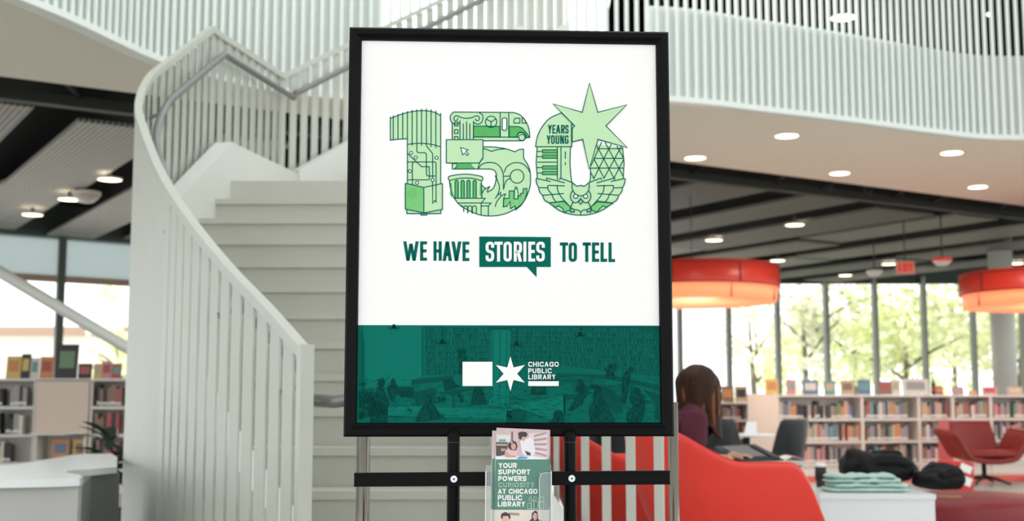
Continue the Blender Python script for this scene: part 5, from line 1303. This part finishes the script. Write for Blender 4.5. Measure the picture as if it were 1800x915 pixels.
# maroon round bench
m_mar = M('maroon_upholstery', (134, 36, 42), 0.5, var=0.05)
bx, by = XA(1700, 8.9, .4), 8.9
bn = empty('round_bench', (bx, by, 0), 'round maroon upholstered bench beside the low white table', 'bench')
zb = 0.40
mesh_obj('cushion', MB().lathe([(0.52, 0.12), (0.56, 0.16), (0.56, zb - 0.06), (0.545, zb - 0.02), (0.5, zb), (0.001, zb + 0.01)], 48, (bx, by, 0)), m_mar, bn, True)
mesh_obj('plinth', MB().lathe([(0.46, 0.0), (0.46, 0.12)], 40, (bx, by, 0)), m_pipe, bn, True)
# padded black coats
m_coat = M('black_nylon', (11, 11, 13), 0.6, spec=0.25, var=0.15, scale=6, bump=0.35)
def coat(name, c, size, seedn, label, rz=0.0, parts=True):
    g = random.Random(seedn)
    ph = [g.uniform(0, 6.28) for _ in range(8)]
    def fn(u, v):
        a = u * 2 * math.pi; b_ = (v - 0.5) * math.pi
        x, y, z = math.cos(a) * math.cos(b_), math.sin(a) * math.cos(b_), math.sin(b_)
        x = math.copysign(abs(x) ** 0.8, x); y = math.copysign(abs(y) ** 0.8, y)
        k = 1 + 0.07 * math.sin(5 * x + ph[0]) * math.sin(4 * y + ph[1]) + 0.05 * math.sin(11 * x + ph[2] + 3 * y) + 0.04 * math.sin(9 * y + ph[3] - 4 * z)
        zz = z * (1 + 0.25 * math.sin(3 * x + ph[4])) if z > 0 else z * 0.55
        return Vector((x * k * size[0], y * k * size[1], max(-0.5 * 1.0, zz * k) * size[2] + 0.5 * size[2]))
    R = Matrix.Rotation(rz, 3, 'Z')
    co = empty(name, c, label, 'coat', 'black padded coats')
    mb = MB().grid(lambda u, v: R @ fn(u, v) + Vector(c), 40, 24, True)
    mesh_obj('padded_body', mb, m_coat, co, True)
    sl = []
    for k in range(9):
        t = k / 8; sl.append(Vector(c) + R @ Vector((-size[0] * 0.7 + 1.5 * size[0] * t, -size[1] * (0.55 + 0.2 * math.sin(t * 3)), size[2] * (0.75 + 0.35 * math.sin(t * 3.1)))))
    mesh_obj('sleeve', MB().tube(sl, [size[2] * q for q in (0.22, 0.34, 0.3, 0.36, 0.31, 0.36, 0.32, 0.3, 0.18)], 12), m_coat, co, True)
    hd = [Vector(c) + R @ Vector((size[0] * (0.25 + 0.35 * math.cos(q)), size[1] * 0.3 * math.sin(q), size[2] * 1.32)) for q in [i * 0.5 for i in range(8)]]
    mesh_obj('collar', MB().tube(hd, [size[2] * q for q in (0.15, 0.24, 0.22, 0.25, 0.22, 0.24, 0.22, 0.12)], 10), m_coat, co, True)
    return co
Yc = 8.2
coat('padded_coat', (XA(1548, Yc, .5) - .02, Yc - .03, zt + 0.03), (0.24, 0.2, 0.13), 3, 'black padded coat heaped highest behind the mint cloth')
coat('padded_coat', (XA(1626, Yf + .68, .5), Yf + 0.42, zt + 0.0), (0.115, 0.16, 0.1), 9, 'black padded coat slumped over the table corner by the maroon bench', 0.5)
o = mesh_obj('tan_strip', MB().bbox((XA(1668, 8.6, .4), 8.6, zb + 0.012), (0.17, 0.03, 0.018), 0.004, 0.08), M('tan_wood', (168, 128, 92), 0.6)); prop(o, 'short tan wooden strip lying on the maroon bench', 'wood strip')

# ------------------------------------------------------------------ dark red swivel armchairs
m_ox = M('oxblood_leather', (124, 26, 22), 0.42, var=0.06)
m_ox2 = M('oxblood_leather_inner', (128, 30, 25), 0.42, var=0.06)
def swivel(label):
    ch = empty('swivel_armchair', (0, 0, 0), label, 'armchair', 'dark red swivel armchairs')
    # scooped seat body with flared wings; local front is -y
    def body(u, v):
        x = (u - 0.5) * 2; wz = abs(x)
        half = 0.54
        y = -0.32 + v * 0.62
        z = 0.30 + 0.10 * wz ** 2 + 0.26 * sstep(0.55, 1.0, wz) + 0.03 * v
        return Vector((x * half * (0.88 + 0.12 * wz), y, z))
    s = mesh_obj('seat_body', MB().grid(body, 28, 8), m_ox, ch, True)
    md = s.modifiers.new('t', 'SOLIDIFY'); md.thickness = 0.07; md.offset = 0
    md = s.modifiers.new('b', 'BEVEL'); md.width = 0.02; md.segments = 2
    def backf(u, v):
        x = (u - 0.5) * 2
        return Vector((x * (0.33 - 0.05 * v), 0.26 + 0.13 * v - 0.05 * (1 - abs(x)) * 0 - 0.04 * x * x, 0.36 + v * 0.44))
    s = mesh_obj('backrest', MB().grid(backf, 12, 8), m_ox2, ch, True)
    md = s.modifiers.new('t', 'SOLIDIFY'); md.thickness = 0.06; md.offset = 0
    md = s.modifiers.new('b', 'BEVEL'); md.width = 0.02; md.segments = 2
    mesh_obj('seat_cushion', MB().bbox((0, -0.03, 0.395), (0.62, 0.56, 0.09), 0.03), m_ox2, ch, True)
    mesh_obj('column', MB().lathe([(0.03, 0.08), (0.03, 0.27), (0.1, 0.275)], 16), m_pipe, ch, True)
    for k in range(4):
        a = math.radians(45 + 90 * k)
        mesh_obj('base_foot', MB().tube([(0, 0, 0.1), (0.16 * math.cos(a), 0.16 * math.sin(a), 0.075), (0.34 * math.cos(a), 0.34 * math.sin(a), 0.016)], [0.028, 0.022, 0.014], 8), m_pipe, ch, True)
    return ch
s1 = swivel('dark red swivel armchair facing out before the bookcases')
s2 = copy_tree(s1); s2['label'] = 'second dark red swivel armchair cut off at the picture edge'
s1.location = (XA(1728, 16.2, .5), 16.2, 0); s1.rotation_euler.z = 0.1; s1.scale = (0.98, 0.98, 1.0)
s2.location = (XA(1838, 16.9, .5) + 0.12, 16.9, 0); s2.rotation_euler.z = -0.5; s2.scale = (0.98, 0.98, 1.05)
o = mesh_obj('carpet', MB().add([(3.3, 16.6, 0.004), (10, 16.9, 0.004), (10, 18.6, 0.004), (3.3, 17.8, 0.004), (3.3, 16.6, 0.0), (10, 16.9, 0.0), (10, 18.6, 0.0), (3.3, 17.8, 0.0)], [(0, 1, 2, 3), (4, 7, 6, 5), (0, 4, 5, 1), (1, 5, 6, 2), (2, 6, 7, 3), (3, 7, 4, 0)]), M('red_carpet', (196, 84, 78), 0.95, var=0.1, scale=60)); prop(o, 'long salmon red carpet strip laid along the low bookcases', 'carpet')
# red notice and gift bag beside the armchair
nx_ = XA(1663, 17.9, .7)
o = mesh_obj('notice_board', MB().box((nx_, 17.95, 0.4), (0.2, 0.02, 0.79)), M('pink_board', (204, 110, 112), 0.6)); prop(o, 'pinkish red upright board leaning on the bookcase beside the armchair', 'board')
bgx, bgy = XA(1680, 15.0, .3), 15.0
bag = empty('gift_bag', (bgx, bgy, 0), 'red bag with white patches on the floor before the dark red armchair', 'bag')
mesh_obj('bag_body', MB().add([(bgx - .17, bgy - .08, 0.002), (bgx + .17, bgy - .08, 0.002), (bgx + .17, bgy + .08, 0.002), (bgx - .17, bgy + .08, 0.002), (bgx - .2, bgy - .07, .36), (bgx + .2, bgy - .05, .33), (bgx + .2, bgy + .07, .34), (bgx - .19, bgy + .07, .37)], [(3, 2, 1, 0), (0, 1, 5, 4), (1, 2, 6, 5), (2, 3, 7, 6), (3, 0, 4, 7), (4, 5, 6, 7)]), M('bag_red', (206, 44, 44), 0.5), bag)
for dx, dz, w, h in ((-0.08, 0.24, 0.12, 0.12), (0.09, 0.27, 0.14, 0.09), (0.1, 0.12, 0.1, 0.1), (-0.07, 0.08, 0.11, 0.06)):
    mesh_obj('white_patch', MB().box((bgx + dx, bgy - 0.083, dz), (w, 0.004, h), m=Matrix.Rotation(0.4 * dx * 10, 3, 'Y')), b_w, bag)

# ------------------------------------------------------------------ exit sign and emergency lights
ex = P(1591, 470, 21); w_, h_ = 0.30, 0.20
sg = empty('exit_sign', ex - Vector((0, 0, h_ / 2)), 'red lettered exit sign hanging from the dark ceiling over the windows', 'sign')
mesh_obj('housing', MB().bbox(ex, (w_ + 0.02, 0.05, h_ + 0.03), 0.008), M('sign_housing', (186, 176, 166), 0.5), sg)
mesh_obj('face', MB().box(ex + Vector((0, -0.028, 0)), (w_, 0.006, h_)), M('sign_face', (226, 150, 130), 0.5, emit=0.15, emit_rgb=(240, 120, 90)), sg)
class _L: pass
pe = Print(lambda x, y, lay: Vector((ex.x - w_ / 2 + x, ex.y - 0.0325 - 0.0005 * lay, ex.z + h_ / 2 - y)), sg)
text(pe, 'lettering', M('exit_red', (204, 40, 34), 0.5, emit=0.4, emit_rgb=(230, 40, 30)), 1, 'EXIT', 0.03, 0.03, h_ - 0.03, w_ - 0.06, 0.03, 0.25)
pe.build()
mesh_obj('hanger', MB().tube([ex + Vector((0, 0, h_ / 2)), (ex.x, ex.y, CEIL + 0.63)], 0.01, 6), m_pipe, sg)
for px, py, nm, lab in ((1656, 459, 'strobe_light', 'white fire strobe with a red stripe on the dark ceiling beside the exit sign'), (1537, 479, 'ceiling_speaker', 'white round fitting on the dark ceiling low over the windows')):
    q = P(px, py, 20.5 if nm == 'strobe_light' else 24)
    s = empty(nm, q, lab, 'ceiling fixture')
    mesh_obj('body', MB().lathe([(0.001, -0.08), (0.08, -0.07), (0.15, 0.0), (0.15, 0.05), (0.001, 0.05)], 20, q), b_w, s, True)
    if nm == 'strobe_light': mesh_obj('red_band', MB().lathe([(0.152, 0.0), (0.156, 0.0), (0.156, 0.05), (0.152, 0.05)], 20, q), MATS['exit_red'], s)
    mesh_obj('stem', MB().tube([q + Vector((0, 0, 0.05)), (q.x, q.y, CEIL + 0.63)], 0.012, 6), m_pipe, s)

# ------------------------------------------------------------------ outside: trees and a building
def tree(x, y, h, r, seedn, label, dens=1.0, col=(168, 200, 110)):
    g = random.Random(seedn)
    t = empty('tree', (x, y, 0), label, 'tree', 'trees outside the windows')
    mesh_obj('trunk', MB().tube([(x, y, -0.05), (x + g.uniform(-.15, .15), y, h * 0.35), (x + g.uniform(-.3, .3), y, h * 0.75)], [0.13, 0.09, 0.03], 8), M('bark', (120, 108, 92), 0.9), t, True)
    for k in range(5):
        a = g.uniform(0, 6.28); z = h * g.uniform(0.3, 0.6)
        mesh_obj('branch', MB().tube([(x, y, z), (x + r * .4 * math.cos(a), y + r * .4 * math.sin(a), z + h * .12), (x + r * .8 * math.cos(a), y + r * .8 * math.sin(a), z + h * .2)], [0.05, 0.035, 0.015], 6), MATS['bark'], t, True)
    mb = MB()
    cl_ = [(Vector((g.gauss(0, .5), g.gauss(0, .5), g.gauss(0, .42))), g.uniform(.25, .5)) for _ in range(16)]
    for k in range(int(1500 * dens)):
        c, cr = g.choice(cl_)
        p = c + Vector((g.gauss(0, 1), g.gauss(0, 1), g.gauss(0, 1))) * cr * .55
        p = Vector((x + p.x * r, y + p.y * r, h * 0.62 + p.z * h * 0.36))
        if p.z < 0.35: continue
        u = Vector((g.gauss(0, 1), g.gauss(0, 1), g.gauss(0, 1))).normalized(); w = u.cross(Vector((g.gauss(0, 1), g.gauss(0, 1), g.gauss(0, 1)))).normalized(); s = g.uniform(.09, .2)
        mb.add([p - u * s, p - w * s * .6, p + u * s, p + w * s * .6], [(0, 1, 2, 3)])
    f = mesh_obj('foliage', mb, leafmat('tree_leaf_%d' % (seedn % 3), [(240, 248, 204), (230, 246, 196), (244, 250, 216)][seedn % 3], 0.55), t, recalc=False); f['kind'] = 'stuff'
tree(XA(1330, 40, 3), 40, 5.0, 2.0, 31, 'pale green tree seen in the window beside the red drum lamp', 0.6)
tree(XA(1422, 37, 3), 37, 5.2, 1.6, 32, 'thin young tree with a bent trunk in the third window', 0.35)
tree(XA(1500, 42, 3), 42, 4.6, 2.4, 33, 'bushy pale tree in the middle window', 0.9)
tree(XA(1590, 40, 3), 40, 5.0, 2.4, 34, 'leafy green tree in the window under the exit sign', 1.1)
tree(XA(1675, 43, 3), 43, 5.4, 2.6, 35, 'tall leafy green tree left of the round column', 1.1)
tree(XA(1790, 41, 3), 41, 5.0, 2.2, 36, 'green tree at the picture edge past the round column', 1.0)
tree(XA(218, 36, 2), 36, 3.4, 1.4, 37, 'small green tree seen through the window beside the staircase', 0.6)
hb = empty('far_house', (-16, 46, 0), 'pale low house with a flat brown roof beyond the side windows', 'house')
mesh_obj('wall', MB().box((-16, 47, 1.7), (14, 6, 3.4)), M('pale_render', (246, 240, 232), 0.9), hb)
mesh_obj('roof', MB().box((-16, 47, 3.5), (14.6, 6.6, 0.3)), M('roof_brown', (176, 150, 130), 0.9), hb)
for k in range(5):
    wo = mesh_obj('house_window', MB().box((-21 + k * 2.5, 43.97, 1.9), (1.1, 0.08, 1.2)), M('house_frame', (240, 240, 236), 0.6), hb)
    mesh_obj('pane', MB().box((-21 + k * 2.5, 43.92, 1.9), (0.95, 0.04, 1.05)), M('house_pane', (150, 170, 180), 0.2), wo)

# ------------------------------------------------------------------ the seated woman
WY = 6.75
def skin_obj(name, joints, bones, mat, parent, sub=2, root=0):
    me = bpy.data.meshes.new(name); off = wloc(parent)
    me.from_pydata([tuple(Vector(j[0]) - off) for j in joints], bones, [])
    me.materials.append(mat)
    o = bpy.data.objects.new(name, me); COL.objects.link(o); o.parent = parent
    md = o.modifiers.new('skin', 'SKIN'); md.use_smooth_shade = True
    sv = me.skin_vertices[0].data
    for i, j in enumerate(joints):
        r = j[1] if isinstance(j[1], tuple) else (j[1], j[1])
        sv[i].radius = r; sv[i].use_root = (i == root)
    s = o.modifiers.new('sub', 'SUBSURF'); s.levels = sub; s.render_levels = sub
    return o
hx = XA(1227, WY, 1.1)
woman = empty('person', (hx - 0.12, WY, 0), 'person with long brown hair in a maroon jumper bent over the table', 'person')
m_skin = M('skin', (206, 158, 132), 0.5, var=0.04)
m_swt = M('maroon_knit', (78, 28, 46), 0.9, var=0.12, scale=30, bump=0.15)
m_jean = M('dark_denim', (44, 48, 60), 0.8, var=0.1, scale=40)
m_hair = M('brown_hair', (56, 34, 24), 0.6, spec=0.2, var=0.35, scale=26, stretch=(6, 6, 0.5))
px0 = hx - 0.135
pel = Vector((px0, WY, 0.52)); ches = Vector((px0 + 0.03, WY, 0.80)); shl = Vector((px0 + 0.09, WY, 0.97)); nk = Vector((px0 + 0.13, WY, 1.03)); hd = Vector((hx, WY, 1.12))
J = [(pel, (0.15, 0.12)), (ches, (0.14, 0.115)), (shl, (0.13, 0.09)), (nk, 0.05)]
B = [(0, 1), (1, 2), (2, 3)]
def limb(J, B, frm, pts):
    k = frm
    for p, r in pts: J.append((Vector(p), r)); B.append((k, len(J) - 1)); k = len(J) - 1
    return k
handN = Vector((XA(1241, WY - .02, .8), WY - 0.1, 0.765)); handF = Vector((hx + 0.2, WY + 0.22, 0.755))
limb(J, B, 2, [((shl.x, WY - 0.16, 0.955), 0.062), ((shl.x - 0.02, WY - 0.215, 0.70), 0.05), ((handN.x - 0.05, handN.y - 0.06, 0.745), 0.036), (handN, 0.026)])
limb(J, B, 2, [((shl.x, WY + 0.16, 0.955), 0.062), ((shl.x + 0.02, WY + 0.24, 0.74), 0.05), ((handF.x - 0.05, handF.y, 0.755), 0.036), (handF, 0.026)])
limb(J, B, 0, [((px0 + 0.1, WY - 0.11, 0.50), 0.09), ((px0 + 0.42, WY - 0.13, 0.50), 0.07), ((px0 + 0.42, WY - 0.13, 0.10), 0.045), ((px0 + 0.5, WY - 0.13, 0.045), 0.04)])
limb(J, B, 0, [((px0 + 0.1, WY + 0.11, 0.50), 0.09), ((px0 + 0.42, WY + 0.13, 0.50), 0.07), ((px0 + 0.42, WY + 0.13, 0.10), 0.045), ((px0 + 0.5, WY + 0.13, 0.045), 0.04)])
body = skin_obj('body', J, B, m_jean, woman)
Js = [(Vector(pel) + Vector((0, 0, 0.0)), (0.165, 0.135)), (ches, (0.155, 0.13)), (shl, (0.145, 0.105)), (nk, 0.062)]; Bs = [(0, 1), (1, 2), (2, 3)]
limb(Js, Bs, 2, [((shl.x, WY - 0.165, 0.955), 0.074), ((shl.x - 0.02, WY - 0.22, 0.70), 0.062), ((handN.x - 0.06, handN.y - 0.06, 0.745), 0.046)])
limb(Js, Bs, 2, [((shl.x, WY + 0.165, 0.955), 0.074), ((shl.x + 0.02, WY + 0.245, 0.74), 0.062), ((handF.x - 0.06, handF.y, 0.757), 0.046)])
skin_obj('jumper', Js, Bs, m_swt, woman)
for nm, hp, s_ in (('hand', handN, 1), ('hand', handF, -1)):
    Jh = [(hp + Vector((-0.02, 0, 0)), (0.022, 0.026)), (hp + Vector((0.045, 0, 0.0)), (0.016, 0.036))]; Bh = [(0, 1)]
    for k, (dy, L) in enumerate(((-0.028, 0.055), (-0.01, 0.07), (0.009, 0.066), (0.027, 0.05))):
        limb(Jh, Bh, 1, [(hp + Vector((0.06, dy, 0.004)), 0.0085), (hp + Vector((0.06 + L * .55, dy * 1.15, 0.006)), 0.008), (hp + Vector((0.06 + L, dy * 1.2, -0.012)), 0.0068)])
    limb(Jh, Bh, 0, [(hp + Vector((0.012, 0.034 * s_, 0)), 0.011), (hp + Vector((0.045, 0.058 * s_, -0.004)), 0.009), (hp + Vector((0.065, 0.062 * s_, -0.01)), 0.0075)])
    skin_obj(nm, Jh, Bh, m_skin, woman)
# head, facing to the side and down
HR = Matrix.Rotation(math.radians(52), 3, 'Z') @ Matrix.Rotation(math.radians(32), 3, 'Y')
def headf(u, v):
    a = u * 2 * math.pi; b_ = (v - 0.5) * math.pi
    x, y, z = math.cos(a) * math.cos(b_), math.sin(a) * math.cos(b_), math.sin(b_)
    sx, sy_, sz = 0.095, 0.075, 0.115
    if z < 0: sy_ *= 1 - 0.28 * (-z) ; 
    q = Vector((x * sx, y * sy_, z * sz))
    if x > 0:
        f = math.exp(-(y / 0.16) ** 2)
        q.x += 0.022 * f * math.exp(-((z + 0.1) / 0.13) ** 2) * x          # nose
        q.x -= 0.010 * x * (math.exp(-((y - .4) / .2) ** 2) + math.exp(-((y + .4) / .2) ** 2)) * math.exp(-((z - .1) / .14) ** 2)   # eye sockets
        q.x += 0.006 * x * math.exp(-(y / .3) ** 2) * math.exp(-((z + .48) / .07) ** 2)   # lips
        q.x += 0.008 * x * math.exp(-(y / .3) ** 2) * math.exp(-((z + .85) / .15) ** 2)   # chin
    return HR @ q + hd
head = mesh_obj('head', MB().grid(headf, 40, 28, True), m_skin, woman, True)
mesh_obj('neck', MB().tube([nk - Vector((0.02, 0, 0.03)), nk + Vector((0.02, 0, 0.02)), hd + HR @ Vector((-0.02, 0, -0.06))], [0.05, 0.046, 0.045], 14), m_skin, woman, True)
for s_ in (-1, 1):
    c = hd + HR @ Vector((0.082, 0.031 * s_, 0.012))
    mesh_obj('eye', MB().lathe([(0.001, -0.011), (0.008, -0.007), (0.011, 0), (0.008, 0.007), (0.001, 0.011)], 12, c), M('eye_dark', (50, 36, 30), 0.2), head, True)
    c = hd + HR @ Vector((-0.005, 0.077 * s_, -0.01))
    mesh_obj('ear', MB().lathe([(0.001, -0.03), (0.012, -0.02), (0.016, 0.005), (0.012, 0.025), (0.001, 0.03)], 10, c, 1.0, 0.5), m_skin, head, True)
c = hd + HR @ Vector((0.096, 0, -0.056)); mesh_obj('mouth', MB().tube([c + HR @ Vector((-.008, -.022, 0)), c, c + HR @ Vector((-.008, .022, 0))], [0.003, 0.006, 0.003], 8), M('lip', (168, 92, 88), 0.4), head, True)
gh = random.Random(8)
def hairf(u, v):
    a = u * 2 * math.pi; ca, sa = math.cos(a), math.sin(a)
    t = v
    if t < 0.45:
        b_ = math.pi / 2 * (1 - t / 0.45)
        rr = math.cos(b_); z = math.sin(b_) * 0.125
    else:
        rr = 1.0 - 0.06 * (t - 0.45); z = -(t - 0.45) / 0.55 * (0.235 + 0.03 * math.sin(3 * a))
    face = sstep(0.25, 0.75, ca) if t > 0.3 else 0        # open over the face
    rx, ry = 0.118 * rr, 0.108 * rr
    k = 1 + 0.035 * math.sin(9 * a + 2 * t) + 0.02 * math.sin(23 * a)
    wav = 0.012 * math.sin(t * 9 + 3 * a) * max(0, t - 0.45)
    q = Vector((ca * rx * k + wav, sa * ry * k + wav, z))
    q.x -= face * 0.05 * sstep(0.3, 0.5, t)
    tilt = HR @ q if t < 0.45 else None
    base = HR @ Vector((q.x, q.y, max(z, 0)))
    if t >= 0.45: base = base + Vector((0.02 * (t - .45) , 0, z)) 
    return base + hd + Vector((-0.004, 0, 0))
mb = MB().grid(hairf, 64, 26, True)
hair = mesh_obj('hair', mb, m_hair, woman, True)
md = hair.modifiers.new('t', 'SOLIDIFY'); md.thickness = 0.012; md.offset = 1
for k in range(26):                                    # loose locks
    a = 2.0 * math.pi * k / 26 + gh.uniform(-.1, .1)
    if math.cos(a) > 0.55: continue
    p0 = hd + HR @ Vector((math.cos(a) * 0.118, math.sin(a) * 0.11, 0.01)); L = gh.uniform(0.19, 0.27)
    pts = [p0 + Vector((0.012 * math.cos(a) * math.sin(j * .9 + k), 0.012 * math.sin(a) * math.sin(j * .8 + k), -L * j / 6)) for j in range(7)]
    mesh_obj('hair_lock', MB().tube(pts, [0.008, 0.014, 0.015, 0.014, 0.012, 0.009, 0.003], 7), m_hair if k % 2 else M('brown_hair_light', (124, 78, 46), 0.6, spec=0.2, var=0.3, scale=30), hair, True)
